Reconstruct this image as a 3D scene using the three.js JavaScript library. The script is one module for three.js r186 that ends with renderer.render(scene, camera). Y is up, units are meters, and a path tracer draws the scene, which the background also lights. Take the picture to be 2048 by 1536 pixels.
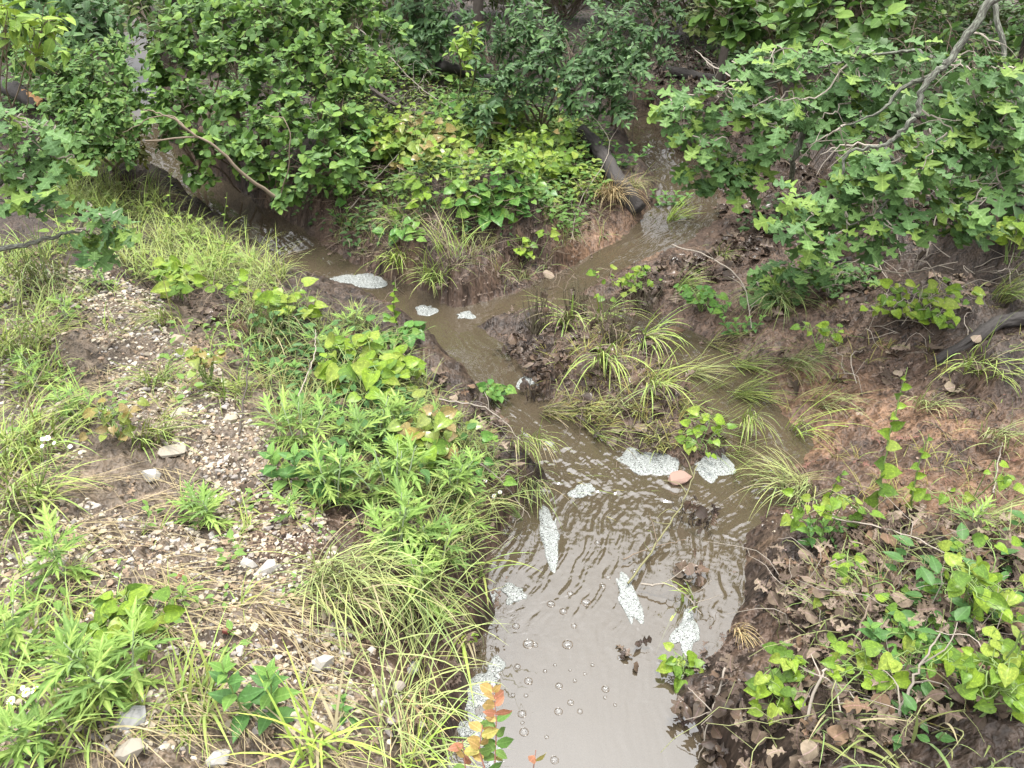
import * as THREE from 'three';
import { ConvexGeometry } from 'three/addons/geometries/ConvexGeometry.js';
import { mergeGeometries } from 'three/addons/utils/BufferGeometryUtils.js';

// ---------------------------------------------------------------- camera, sky, sun, exposure
const scene = new THREE.Scene();
const CAM_H = 2.05, PITCH = -33 * Math.PI / 180, FOV = 52;
const camera = new THREE.PerspectiveCamera(FOV, 4 / 3, 0.05, 900);
camera.position.set(0, CAM_H, 0);
camera.rotation.set(PITCH, 0, 0);
camera.updateMatrixWorld();
const renderer = new THREE.WebGLRenderer({ antialias: true });
renderer.setSize(1024, 768);
renderer.toneMapping = THREE.LinearToneMapping;
renderer.toneMappingExposure = 1.9;
renderer.shadowMap.enabled = true;

const SUN = new THREE.Vector3(0.16, 0.95, -0.22).normalize();
// a bright overcast sky: brightest overhead, a third of that at the horizon, with soft cloud structure
function overcast(zenith) {
  const w = 256, h = 128, d = new Float32Array(w * h * 4);
  for (let j = 0; j < h; j++) for (let i = 0; i < w; i++) {
    const el = ((j + 0.5) / h - 0.5) * Math.PI, az = (i / w) * Math.PI * 2, k = (j * w + i) * 4;
    const s = Math.max(0, Math.sin(el));
    let l = zenith * (1 + 2 * s) / 3;
    const c = Math.cos(el);
    const toSun = Math.acos(Math.min(1, c * Math.cos(az) * SUN.x + Math.sin(el) * SUN.y + c * Math.sin(az) * SUN.z));   // thin cloud glows round the veiled sun
    if (el > 0) l += zenith * 2.7 * Math.exp(-((toSun / 0.72) ** 2));
    l *= 0.93 + 0.14 * fbm(c * Math.cos(az) * 2.2 + 7, c * Math.sin(az) * 2.2 + 3 + s, 4);
    d[k] = l * 0.985; d[k + 1] = l; d[k + 2] = l * 1.03; d[k + 3] = 1;
  }
  const t = new THREE.DataTexture(d, w, h, THREE.RGBAFormat, THREE.FloatType);
  t.mapping = THREE.EquirectangularReflectionMapping; t.magFilter = t.minFilter = THREE.LinearFilter; t.needsUpdate = true;
  return t;
}
const SKY = overcast(1.15);
scene.background = SKY; scene.environment = SKY;
const sun = new THREE.DirectionalLight(new THREE.Color(1, 0.97, 0.91), 3.3);
sun.target.position.set(0, 0, -3.5); sun.position.copy(SUN).multiplyScalar(14).add(sun.target.position);
sun.castShadow = true; sun.shadow.radius = 22; sun.shadow.mapSize.set(2048, 2048);
Object.assign(sun.shadow.camera, { left: -12, right: 12, top: 12, bottom: -12, near: 0.5, far: 40 });
scene.add(sun); scene.add(sun.target);

// ---------------------------------------------------------------- numbers
function mulberry(a) { return () => { a |= 0; a = a + 0x6D2B79F5 | 0; let t = Math.imul(a ^ a >>> 15, 1 | a); t = t + Math.imul(t ^ t >>> 7, 61 | t) ^ t; return ((t ^ t >>> 14) >>> 0) / 4294967296; }; }
let rnd = mulberry(20);
const reseed = s => { rnd = mulberry(s); };
const R = (a, b) => a + (b - a) * rnd();
const pick = a => a[Math.floor(rnd() * a.length)];
const clamp = (x, a, b) => Math.min(b, Math.max(a, x));
const sstep = (a, b, x) => { const t = clamp((x - a) / (b - a), 0, 1); return t * t * (3 - 2 * t); };
const V = (x, y, z) => new THREE.Vector3(x, y, z);
function hash2(i, j) { let h = Math.imul(i, 374761393) + Math.imul(j, 668265263) | 0; h = Math.imul(h ^ h >>> 13, 1274126177); return ((h ^ h >>> 16) >>> 0) / 4294967296; }
function vnoise(x, y) { const i = Math.floor(x), j = Math.floor(y); let u = x - i, v = y - j; u = u * u * (3 - 2 * u); v = v * v * (3 - 2 * v); const a = hash2(i, j), b = hash2(i + 1, j), c = hash2(i, j + 1), d = hash2(i + 1, j + 1); return a + (b - a) * u + (c - a) * v + (a - b - c + d) * u * v; }
function fbm(x, y, o = 4) { let s = 0, a = 0.5, n = 0; for (let k = 0; k < o; k++) { s += a * vnoise(x, y); n += a; a *= 0.5; x = x * 2.03 + 17.1; y = y * 2.03 + 9.7; } return s / n; }

// ---------------------------------------------------------------- where a line of sight meets the land
const F = 768 / Math.tan(FOV / 2 * Math.PI / 180), CP = Math.cos(PITCH), SPI = Math.sin(PITCH);
function ray(px, py) { const u = (px - 1024) / F, v = (768 - py) / F; return V(u, v * CP + SPI, v * SPI - CP).normalize(); }
function onPlane(px, py, y) { const d = ray(px, py); const t = (y - CAM_H) / d.y; return V(d.x * t, y, d.z * t); }
function atDist(px, py, t) { const d = ray(px, py); return V(d.x * t, CAM_H + d.y * t, d.z * t); }

// ---------------------------------------------------------------- the land: stream courses and banks
// each course: [column, row, half width in columns, water level, ripple strength, silt depth]
const COURSES = [
  [[250, 20, 30, .16, .5, .5], [285, 90, 34, .15, .8, .5], [290, 190, 26, .14, .5, .5], [300, 280, 34, .12, .4, .6], [345, 340, 50, .11, .25, .8], [430, 390, 50, .10, .3, .8], [530, 450, 44, .10, .5, .7], [605, 500, 48, .09, 1, .6], [655, 545, 62, .01, 1.3, .8], [720, 582, 76, 0, .35, 1], [800, 610, 76, 0, .2, 1], [890, 650, 62, 0, .35, 1], [955, 710, 62, 0, 1.1, .8], [1015, 780, 60, 0, .9, .9], [1080, 850, 72, 0, 1.1, .8], [1160, 915, 95, 0, 1.5, .9], [1270, 990, 150, 0, 1.3, 1], [1245, 1080, 225, 0, .75, 1], [1215, 1170, 240, 0, .62, 1], [1165, 1280, 195, 0, .32, 1.2], [1155, 1400, 205, 0, .07, 1.3], [1165, 1536, 255, 0, .03, 1.3]],
  [[1270, 230, 40, .1, .3, .6], [1315, 290, 50, .08, .3, .6], [1365, 350, 58, .07, .35, .6], [1380, 410, 62, .05, .5, .6], [1330, 460, 60, .04, .9, .5], [1250, 505, 48, .03, .8, .5], [1170, 550, 42, .01, .6, .5], [1085, 590, 44, 0, .5, .35], [980, 618, 44, 0, .3, .4], [890, 645, 48, 0, .3, .8]],
  [[1085, 595, 40, 0, .4, .3], [1190, 605, 28, 0, .5, .25], [1300, 640, 40, 0, .6, .25], [1395, 705, 62, 0, 1, .25], [1465, 785, 72, 0, 1.2, .25], [1530, 870, 86, 0, 1.2, .3], [1500, 950, 80, 0, 1.2, .5], [1400, 1010, 110, 0, 1, .8]],
];
const SEGS = [];
for (const c of COURSES) {
  let s = 0;
  const n = c.map(([px, py, hw, lv, am, de]) => { const p = onPlane(px, py, lv); return { x: p.x, z: p.z, r: hw / F * Math.hypot(p.x, CAM_H - lv, p.z), lv, am, de }; });
  for (let k = 0; k + 1 < n.length; k++) {
    const a = n[k], b = n[k + 1], l = Math.hypot(b.x - a.x, b.z - a.z);
    SEGS.push({ a, b, l, s, dx: (b.x - a.x) / l, dz: (b.z - a.z) / l }); s += l;
  }
}
// signed distance to the water's edge (negative in the water) and what the nearest course says there
function stream(x, z) {
  let d = 1e9, lv = 0, am = 0, de = 0, s = 0, n = 0, dx = 0, dz = 0, wt = 0, la = 0;
  for (const g of SEGS) {
    const ux = x - g.a.x, uz = z - g.a.z, t0 = ux * g.dx + uz * g.dz, t = clamp(t0 / g.l, 0, 1);
    const ex = ux - g.dx * t * g.l, ez = uz - g.dz * t * g.l, e = Math.hypot(ex, ez) - (g.a.r + (g.b.r - g.a.r) * t);
    if (e < d) { d = e; n = ux * -g.dz + uz * g.dx; s = g.s + t0; dx = g.dx; dz = g.dz; }
    const w = 1 / Math.pow(Math.max(0.02, e + 0.5), 6);
    wt += w; lv += w * (g.a.lv + (g.b.lv - g.a.lv) * t); am += w * (g.a.am + (g.b.am - g.a.am) * t); de += w * (g.a.de + (g.b.de - g.a.de) * t);
  }
  d += 0.08 * (fbm(x * 5 + 3, z * 5, 3) - 0.5) + 0.045 * (fbm(x * 22, z * 22, 2) - 0.5);
  return { d, lv: lv / wt, am: am / wt, de: de / wt, s, n, dx, dz };
}
// land: [column, row, height, soil] with soil g gravelly, m mud, s orange silt, d dark humus
const LAND = [
  [100, 700, .42, 'g'], [300, 700, .42, 'g'], [200, 620, .43, 'g'], [100, 1000, .42, 'g'], [300, 1100, .42, 'g'], [500, 1200, .41, 'g'], [200, 1450, .43, 'g'], [600, 1450, .38, 'g'], [680, 1330, .36, 'm'], [760, 1420, .36, 'g'], [500, 900, .42, 'g'], [400, 800, .42, 'g'],
  [700, 800, .35, 'd'], [650, 670, .27, 'd'], [800, 730, .24, 'd'], [870, 790, .20, 'd'], [960, 880, .18, 'd'], [560, 620, .38, 'd'], [400, 560, .30, 'd'], [150, 540, .45, 'd'], [100, 420, .5, 'd'], [400, 450, .19, 'd'], [200, 330, .5, 'd'], [100, 200, .6, 'd'], [0, 60, .7, 'd'], [850, 1000, .33, 'd'], [860, 1240, .26, 'm'], [900, 1380, .2, 'm'], [880, 900, .28, 'd'], [1000, 1000, .22, 'm'], [600, 1080, .42, 'm'], [560, 480, .10, 'd'], [480, 520, .2, 'd'], [300, 400, .3, 'd'], [250, 330, .25, 'd'],
  [640, 380, .30, 'm'], [700, 250, .6, 'd'], [850, 330, .6, 'd'], [1000, 330, .6, 'd'], [930, 380, .5, 'd'], [1100, 400, .24, 'd'], [1150, 440, .14, 'm'], [820, 480, .15, 'm'], [700, 470, .12, 'm'], [950, 510, .12, 'm'], [600, 150, .7, 'd'], [800, 150, .7, 'd'], [950, 230, .5, 'd'], [1150, 300, .3, 'd'], [1225, 290, .2, 'd'], [1050, 550, .06, 'm'], [1180, 470, .1, 's'], [450, 250, .5, 'd'],
  [1010, 680, .06, 'd'], [1200, 650, .06, 'm'], [1250, 760, .13, 'm'], [1150, 740, .10, 'm'], [1330, 830, .08, 'm'], [1310, 720, .07, 'm'], [1250, 630, .03, 'm'], [1180, 800, .05, 'm'],
  [1450, 480, .07, 'm'], [1480, 600, .07, 'm'], [1420, 560, .05, 'm'], [1600, 680, .09, 'm'], [1700, 790, .08, 's'], [1780, 760, .13, 'm'], [1900, 780, .2, 'm'], [1600, 540, .12, 'm'], [2000, 680, .42, 'd'], [1700, 560, .19, 'm'], [1650, 880, .05, 's'], [1720, 900, .07, 'm'], [1700, 980, .1, 'm'], [1880, 900, .18, 'm'], [1900, 980, .18, 's'], [2040, 950, .22, 's'], [1600, 980, .06, 'm'], [1820, 1000, .15, 's'], [1780, 850, .12, 's'], [1880, 850, .2, 's'],
  [1800, 450, .45, 'd'], [2040, 420, .65, 'd'], [1600, 430, .14, 'd'], [1480, 420, .1, 'm'], [1900, 560, .4, 'd'],
  [1590, 1120, .16, 'd'], [1800, 1100, .28, 'd'], [1700, 1230, .34, 'd'], [1900, 1250, .46, 'd'], [2040, 1120, .4, 'd'], [1560, 1300, .2, 'm'], [1500, 1260, .1, 'm'], [1700, 1450, .42, 'd'], [2040, 1450, .55, 'd'], [1500, 1450, .26, 'd'], [1430, 1330, .08, 'd'],
  [1300, 120, .35, 'd'], [1000, 60, .5, 'd'], [1700, 150, .7, 'd'], [500, 60, .6, 'd'], [200, 1700, .45, 'g'], [1024, 1720, .45, 'g'], [1900, 1750, .55, 'd'],
].map(([px, py, h, t]) => ({ ...onPlane(px, py, h), h, t }));
const SOIL = { g: [.255, .198, .138], m: [.180, .118, .080], s: [.320, .192, .112], d: [.112, .080, .058] };
for (const q of LAND) { const k = onPlane; q.c = SOIL[q.t]; }
function land(x, z, soils) {
  let w = 0, h = 0, r = 0, g = 0, b = 0, gr = 0;
  const wx = soils ? x + 0.22 * (fbm(x * 3 + 40, z * 3, 3) - .5) : x, wz = soils ? z + 0.22 * (fbm(x * 3, z * 3 + 60, 3) - .5) : z;
  for (const q of LAND) {
    const e = (wx - q.x) ** 2 + (wz - q.z) ** 2 + 0.004, k = 1 / (e * Math.sqrt(e));
    w += k; h += k * q.h;
    if (soils) { const kk = k * k; gr += kk; r += kk * q.c[0]; g += kk * q.c[1]; b += kk * q.c[2]; }
  }
  return soils ? { h: h / w, c: [r / gr, g / gr, b / gr] } : h / w;
}
function groundAt(x, z, st = stream(x, z)) {
  let hl = land(x, z) + 0.05 * (fbm(x * 2.2, z * 2.2 + 5, 3) - 0.5);
  const far = Math.hypot(x, z + 4); if (far > 12) hl = hl + (0.75 - hl) * sstep(12, 22, far);
  let y;
  if (st.d > 0) { const rise = Math.max(0.02, hl - st.lv), w = 0.05 + 0.16 * sstep(0, 0.5, 0.3 - rise); y = st.lv + rise * (1 - Math.exp(-st.d / w)) - 0.0; }
  else y = st.lv - 0.10 * st.de * (1 - Math.exp(st.d / 0.12));
  const rough = st.d > 0 ? Math.min(1, st.d * 12) : 0.35;
  y += rough * (0.045 * (fbm(x * 13, z * 13, 4) - 0.5) + 0.016 * (vnoise(x * 55 + 3, z * 55) - 0.5) + 0.020 * (0.5 - Math.abs(2 * vnoise(x * 24, z * 24) - 1)));
  return y;
}
const waterAt = (x, z) => stream(x, z).lv;
function onGround(px, py, lift = 0) {
  const d = ray(px, py); let t = 1.2, lo = 1.2;
  for (; t < 30; t += 0.04) { const y = CAM_H + d.y * t; if (y < 0.9 && y < Math.max(groundAt(d.x * t, d.z * t), waterAt(d.x * t, d.z * t))) break; lo = t; }
  let hi = t; for (let k = 0; k < 7; k++) { const m = (lo + hi) / 2, st = stream(d.x * m, d.z * m); if (CAM_H + d.y * m < Math.max(groundAt(d.x * m, d.z * m, st), st.d < 0 ? st.lv : -1)) hi = m; else lo = m; }
  return V(d.x * hi, CAM_H + d.y * hi + lift, d.z * hi);
}

// ---------------------------------------------------------------- names, labels, groups
const taken = {};
function numbered(n) { const k = taken[n] = (taken[n] ?? -1) + 1; return k ? `${n}_${String(k).padStart(3, '0')}` : n; }
function tag(o, label, category, group, kind) { Object.assign(o.userData, { label, category }); if (group) o.userData.group = group; if (kind) o.userData.kind = kind; return o; }
function thing(name, label, category, p, group) { const o = new THREE.Group(); o.name = numbered(name); o.position.copy(p); tag(o, label, category, group); scene.add(o); return o; }
function part(name, geo, mat, parent, label) { const m = new THREE.Mesh(geo, mat); m.name = name; m.castShadow = m.receiveShadow = true; if (label) m.userData.label = label; (parent || scene).add(m); return m; }
function stuffPart(name, geo, mat, parent) { const m = part(name, geo, mat, parent); m.userData.kind = 'stuff'; return m; }

// ---------------------------------------------------------------- textures and materials
function noiseTex(n, fn, srgb) {
  const d = new Uint8Array(n * n * 4);
  for (let j = 0; j < n; j++) for (let i = 0; i < n; i++) { const c = fn((i + .5) / n, (j + .5) / n), k = (j * n + i) * 4; d[k] = c[0] * 255; d[k + 1] = c[1] * 255; d[k + 2] = c[2] * 255; d[k + 3] = 255; }
  const t = new THREE.DataTexture(d, n, n); t.wrapS = t.wrapT = THREE.RepeatWrapping; t.magFilter = THREE.LinearFilter; t.minFilter = THREE.LinearMipmapLinearFilter; t.generateMipmaps = true;
  if (srgb) t.colorSpace = THREE.SRGBColorSpace; t.needsUpdate = true; return t;
}
const wrapf = (f, n) => (u, v) => { const a = f(u * n, v * n), b = f((u - 1) * n, v * n), c = f(u * n, (v - 1) * n), d = f((u - 1) * n, (v - 1) * n); return (a * (1 - u) + b * u) * (1 - v) + (c * (1 - u) + d * u) * v; };
const grain = wrapf((x, y) => fbm(x, y, 5), 24), clods = wrapf((x, y) => 1 - Math.abs(2 * fbm(x + 50, y, 4) - 1), 60);
const soilTex = noiseTex(512, (u, v) => { const g = grain(u, v), c = clods(u, v), k = clamp(0.62 + 0.75 * (g - .5) + 0.7 * (c - 0.72), 0.2, 1); return [k, k * (0.97 + .03 * g), k * (.95 + .05 * c)]; }, true);
const soilBump = noiseTex(512, (u, v) => { const k = clamp(0.5 * grain(u, v) + 0.5 * clods(u, v), 0, 1); return [k, k, k]; });
const soilMat = new THREE.MeshPhysicalMaterial({ color: 0xffffff, vertexColors: true, map: soilTex, bumpMap: soilBump, bumpScale: 0.025, roughness: 0.55, specularIntensity: 0.6 });
// leaf blade: paler midrib and side veins, mottled green between
const leafTex = noiseTex(128, (u, v) => {
  const x = Math.abs(u - .5) * 2, rib = Math.exp(-((x / .05) ** 2)), q = (v * 6 - x * 1.6), side = Math.exp(-(((q - Math.round(q)) / .09) ** 2)) * (1 - x);
  const k = 0.80 + .16 * (fbm(u * 7, v * 9, 3) - .5) + .13 * rib + .08 * side; return [clamp(k + .05 * rib, 0, 1), clamp(k, 0, 1), clamp(k - .05 + .1 * rib, 0, 1)];
}, true);
const spotTex = noiseTex(128, (u, v) => {   // greenbrier: pale blotches on the blade
  const x = Math.abs(u - .5) * 2, rib = Math.exp(-((x / .04) ** 2)), s = sstep(.60, .70, fbm(u * 13 + 3, v * 13, 2)) * .12, k = .76 + .14 * (fbm(u * 5, v * 6, 2) - .5) + .1 * rib + s;
  return [clamp(k + s * .2, 0, 1), clamp(k, 0, 1), clamp(k + s * .2, 0, 1)];
}, true);
const barkBump = noiseTex(256, (u, v) => { const k = wrapf((x, y) => fbm(x * 2, y * .5, 4), 20)(u, v); return [k, k, k]; });
const lichenTex = noiseTex(256, (u, v) => { const n = wrapf((x, y) => fbm(x, y, 4), 40)(u, v), m = sstep(.40, .62, n); return [.50 + .26 * m, .49 + .29 * m, .46 + .26 * m]; }, true);
const leafMat = (c, o = {}) => new THREE.MeshPhysicalMaterial({ color: new THREE.Color().setRGB(...c), side: THREE.DoubleSide, map: o.map === undefined ? leafTex : o.map, roughness: 0.92, specularIntensity: 0.4, clearcoat: o.coat ?? 0.25, clearcoatRoughness: o.cr ?? 0.4, transmission: o.tr ?? 0.28, thickness: 0 });
// a kind of leaf: tints as materials for single leaves, one white material for the many
function species(geos, tints, o = {}) { return { geos, tints, mats: tints.map(c => leafMat(c, o)), white: leafMat([1, 1, 1], o) }; }
const stemMat = c => new THREE.MeshStandardMaterial({ color: new THREE.Color().setRGB(...c), roughness: 0.8 });
const M = {
  twig: stemMat([.16, .12, .085]), paleTwig: stemMat([.25, .215, .175]), darkTwig: stemMat([.045, .034, .026]), greenStem: stemMat([.13, .19, .05]), paleStem: stemMat([.30, .36, .22]), redStem: stemMat([.15, .06, .04]),
  bark: new THREE.MeshStandardMaterial({ color: new THREE.Color().setRGB(.06, .048, .038), roughness: .9, bumpMap: barkBump, bumpScale: .012 }),
  darkBark: new THREE.MeshStandardMaterial({ color: new THREE.Color().setRGB(.028, .023, .02), roughness: .8, bumpMap: barkBump, bumpScale: .012 }),
  lichen: new THREE.MeshStandardMaterial({ color: new THREE.Color().setRGB(.30, .30, .275), map: lichenTex, roughness: .95, bumpMap: barkBump, bumpScale: .006 }),
  rotten: new THREE.MeshStandardMaterial({ color: new THREE.Color().setRGB(.36, .2, .09), roughness: .95, bumpMap: barkBump, bumpScale: .01 }),
  blades: new THREE.MeshPhysicalMaterial({ vertexColors: true, side: THREE.DoubleSide, roughness: .9, clearcoat: .2, clearcoatRoughness: .4, specularIntensity: .4, transmission: .22, thickness: 0 }),
  litter: new THREE.MeshStandardMaterial({ vertexColors: true, side: THREE.DoubleSide, roughness: .6 }),
};

// ---------------------------------------------------------------- leaf, blade and stem shapes
const lerpProfile = (P, t) => { let k = 0; while (k < P.length - 2 && t > P[k + 1][0]) k++; const a = P[k], b = P[k + 1]; return a[1] + (b[1] - a[1]) * clamp((t - a[0]) / (b[0] - a[0]), 0, 1); };
// a leaf of length 1 along +y, upper face +z. P: rows [t, half width, (set back of the edge)]
function leafGeo(P, { cols = 1, fold = .25, curl = .3, wave = 0, twist = 0, tail = 0 } = {}) {
  const pos = [], uv = [], idx = [], n = cols * 2 + 1;
  P.forEach(([t, w, back = 0], r) => {
    for (let c = -cols; c <= cols; c++) {
      const f = c / cols, x = w * f, y = t - back * f * f, a = twist * t;
      let z = fold * Math.abs(x) - curl * t * t * .6 - .25 * curl * Math.abs(f) * Math.abs(x) + wave * Math.sin(r * 2.1 + c * 1.7) * Math.abs(f);
      pos.push(x * Math.cos(a) - z * Math.sin(a), y, z * Math.cos(a) + x * Math.sin(a)); uv.push(.5 + .5 * f * Math.min(1, w * 2.4), t);
    }
    if (r) for (let c = 0; c < cols * 2; c++) { const a = (r - 1) * n + c, b = a + n; idx.push(a, a + 1, b + 1, a, b + 1, b); }
  });
  const g = new THREE.BufferGeometry(); g.setAttribute('position', new THREE.Float32BufferAttribute(pos, 3)); g.setAttribute('uv', new THREE.Float32BufferAttribute(uv, 2)); g.setIndex(idx); g.computeVertexNormals(); return g;
}
const HEART = [[0, .02, -.0], [.02, .25, .10], [.14, .40, .10], [.32, .44, .03], [.52, .37], [.72, .24], [.88, .10], [1, .0]];
const ROUND = [[0, .02], [.08, .18], [.24, .34], [.46, .40], [.68, .34], [.87, .18], [1, 0]];
const OVATE = [[0, .02], [.12, .15], [.3, .25], [.5, .25], [.75, .14], [1, 0]];
const LANCE = [[0, .01], [.15, .07], [.4, .11], [.7, .08], [1, 0]];
const OAK = [[0, .012], [.12, .03], [.2, .10], [.26, .16], [.32, .17], [.37, .12], [.42, .085], [.47, .11], [.51, .30, -.06], [.55, .42, -.07], [.60, .46, -.07], [.65, .42, -.06], [.68, .26, -.03], [.72, .14], [.77, .13], [.83, .21, -.02], [.89, .26, -.02], [.95, .20], [1, .05]];
const OAK2 = [[0, .012], [.1, .03], [.17, .12, -.02], [.23, .22, -.04], [.28, .23, -.04], [.33, .12], [.40, .09], [.46, .14], [.51, .34, -.05], [.57, .40, -.06], [.63, .33, -.04], [.67, .17], [.73, .13], [.78, .24, -.03], [.85, .33, -.03], [.91, .30], [.96, .18], [1, .04]];
const ELM = [[0, .02], [.1, .16], [.3, .26], [.55, .27], [.8, .15], [1, 0]];
const bent = (P, cols, list) => list.map(([fold, curl, wave, twist]) => leafGeo(P, { cols, fold, curl, wave, twist }));
const G = {
  heart: bent(HEART, 2, [[.25, .25, .012, .1], [.45, .5, .02, -.2], [.1, .15, .015, .25], [.6, .35, .01, 0]]),
  round: bent(ROUND, 1, [[.2, .2, 0, 0], [.45, .35, 0, .2], [.05, .5, 0, -.2]]),
  small: bent([[0, .03], [.3, .26], [.65, .26], [1, 0]], 1, [[.3, .3, 0, 0]]),
  ovate: bent(OVATE, 1, [[.3, .3, 0, 0], [.5, .5, 0, .2]]),
  oak: [...bent(OAK, 1, [[.3, .35, .025, .15], [.5, .6, .03, -.25], [.1, .2, .03, .1]]), ...bent(OAK2, 1, [[.35, .5, .03, .2], [.2, .3, .035, -.2]])],
  dead: [...bent(OAK, 1, [[.6, .7, .05, .5], [-.4, -.5, .06, -.4]]), ...bent(OAK2, 1, [[.25, .9, .06, -.6], [.7, -.3, .05, .5]]), ...bent(OVATE, 1, [[.5, .5, .05, .4], [-.3, .8, .06, -.7]]), ...bent(ROUND, 1, [[-.4, .6, .06, .5]]), ...bent(HEART.slice(0, 6), 1, [[.3, .5, .08, .6]])],
  elm: bent(ELM, 1, [[.35, .3, .02, .1], [.2, .5, .03, -.2]]),
};
// mugwort: a narrow middle lobe with pairs of pointed side lobes
function lobed(pairs, curl) {
  const gs = [leafGeo(LANCE.map(([t, w]) => [t, w * .75]), { cols: 1, fold: .3, curl })];
  for (const [at, len, ang] of pairs) for (const s of [-1, 1]) { const g = leafGeo([[0, .02], [.3, .10], [.65, .08], [1, 0]], { cols: 1, fold: .3, curl: curl * .6 }); g.scale(len, len, len); g.rotateZ(s * ang); g.translate(0, at, -curl * at * at * .6); gs.push(g); }
  return mergeGeometries(gs);
}
G.mug = [lobed([[.3, .42, .75], [.5, .38, .6]], .4), lobed([[.22, .35, .8], [.4, .42, .7], [.6, .28, .55]], .6), lobed([[.45, .36, .6]], .3), lobed([[.3, .4, .7], [.55, .3, .6]], .9)];
function basis(p, along, up, s) {
  const y = along.clone().normalize(), z = up.clone().addScaledVector(y, -up.dot(y)); if (z.lengthSq() < 1e-6) z.set(y.z, y.x, y.y).addScaledVector(y, -(y.z * y.x + y.x * y.y + y.y * y.z)); z.normalize();
  const x = y.clone().cross(z); return new THREE.Matrix4().makeBasis(x.multiplyScalar(s), y.multiplyScalar(s), z.multiplyScalar(s)).setPosition(p);
}
const jitter = (v, k) => v.clone().add(V(R(-k, k), R(-k, k), R(-k, k)));
// leaves of one thing: the largest in view each a part, the rest one part
function addLeaves(root, items, sp, most = 300, one = 'leaf', many = 'leaves') {
  const o = root.position;
  for (const it of items) { const e = it.m.elements; it.v = Math.hypot(e[4], e[5], e[6]) / Math.hypot(e[12] + o.x, e[13] + o.y - CAM_H, e[14] + o.z); }
  items.sort((a, b) => b.v - a.v);
  items.slice(0, most).forEach(it => { const k = it.g ?? Math.floor(rnd() * sp.geos.length); const m = part(one, sp.geos[k], sp.mats[it.t ?? Math.floor(rnd() * sp.mats.length)], root); m.applyMatrix4(it.m); });
  const rest = items.slice(most); if (!rest.length) return;
  const im = new THREE.InstancedMesh(sp.geos[0], sp.white, rest.length), c = new THREE.Color();
  rest.forEach((it, k) => { im.setMatrixAt(k, it.m); const t = it.t !== undefined ? sp.tints[it.t] : pick(sp.tints), b = R(.85, 1.15); im.setColorAt(k, c.setRGB(t[0] * b, t[1] * b, t[2] * b)); });
  im.name = many; im.userData.kind = 'stuff'; im.castShadow = im.receiveShadow = true; root.add(im);
}
// tapered round stem through points (radii interpolated from r0 to r1)
function tubeData(out, pts, r0, r1, sides = 5, lump = 0) {
  const base = out.pos.length / 3; let up = V(.3, .2, 1), len = 0;
  pts.forEach((p, i) => {
    const d = pts[Math.min(i + 1, pts.length - 1)].clone().sub(pts[Math.max(i - 1, 0)]).normalize();
    const a = up.clone().cross(d); if (a.lengthSq() < 1e-5) a.set(1, 0, 0).cross(d); a.normalize(); const b = d.clone().cross(a); up = a.clone().cross(d).negate().lengthSq() ? b : up;
    if (i) len += p.distanceTo(pts[i - 1]);
    const r = r0 + (r1 - r0) * i / (pts.length - 1);
    for (let k = 0; k <= sides; k++) {
      const t = k / sides * Math.PI * 2, q = r * (1 + lump * (fbm(Math.cos(t) * 1.5 + 9 + i * .6, Math.sin(t) * 1.5 + i * .35, 3) - .5) * 2), cx = Math.cos(t), cy = Math.sin(t);
      out.pos.push(p.x + (a.x * cx + b.x * cy) * q, p.y + (a.y * cx + b.y * cy) * q, p.z + (a.z * cx + b.z * cy) * q); out.uv.push(t / 6.2832 * .5, len * 2);
    }
    if (i) for (let k = 0; k < sides; k++) { const q = base + (i - 1) * (sides + 1) + k, s = q + sides + 1; out.idx.push(q, q + 1, s + 1, q, s + 1, s); }
  });
  for (const [ring, flip] of [[0, 1], [pts.length - 1, 0]]) { const c = out.pos.length / 3, p = pts[ring]; out.pos.push(p.x, p.y, p.z); out.uv.push(.25, .25); for (let k = 0; k < sides; k++) { const q = base + ring * (sides + 1) + k; flip ? out.idx.push(c, q + 1, q) : out.idx.push(c, q, q + 1); } }
}
const newData = () => ({ pos: [], uv: [], idx: [], col: [] });
function geoOf(o) { const g = new THREE.BufferGeometry(); g.setAttribute('position', new THREE.Float32BufferAttribute(o.pos, 3)); if (o.uv.length) g.setAttribute('uv', new THREE.Float32BufferAttribute(o.uv, 2)); if (o.col.length) g.setAttribute('color', new THREE.Float32BufferAttribute(o.col, 3)); g.setIndex(o.idx); g.computeVertexNormals(); return g; }
const tube = (pts, r0, r1, sides, lump) => { const o = newData(); tubeData(o, pts, r0, r1, sides, lump); return geoOf(o); };
// a smooth curve through a few points, bent a little on the way
function curve(pts, n, wob = 0) { const c = new THREE.CatmullRomCurve3(pts).getPoints(n); if (wob) c.forEach((p, i) => { if (i && i < n) p.add(V(R(-wob, wob), R(-wob, wob), R(-wob, wob))); }); return c; }
// one grass blade, a ribbon that leans over
function bladeData(o, p, az, lean, bend, L, w, col, tipcol, segs = 5) {
  const base = o.pos.length / 3, cx = Math.cos(az), cz = Math.sin(az), tw = R(-.5, .5), sx = -Math.sin(az + tw), sz = Math.cos(az + tw); let x = p.x, y = p.y, z = p.z, a = lean;
  for (let i = 0; i <= segs; i++) {
    const t = i / segs, ww = w * .5 * (1 - t * t) * (t < .2 ? .6 + 2 * t : 1);
    o.pos.push(x + sx * ww, y, z + sz * ww, x - sx * ww, y, z - sz * ww);
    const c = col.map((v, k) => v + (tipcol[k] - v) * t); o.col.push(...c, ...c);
    if (i) { const q = base + i * 2; o.idx.push(q - 2, q - 1, q + 1, q - 2, q + 1, q); }
    a += bend / segs; const st = L / segs; x += cx * Math.sin(a) * st; z += cz * Math.sin(a) * st; y += Math.cos(a) * st;
  }
}

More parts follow.
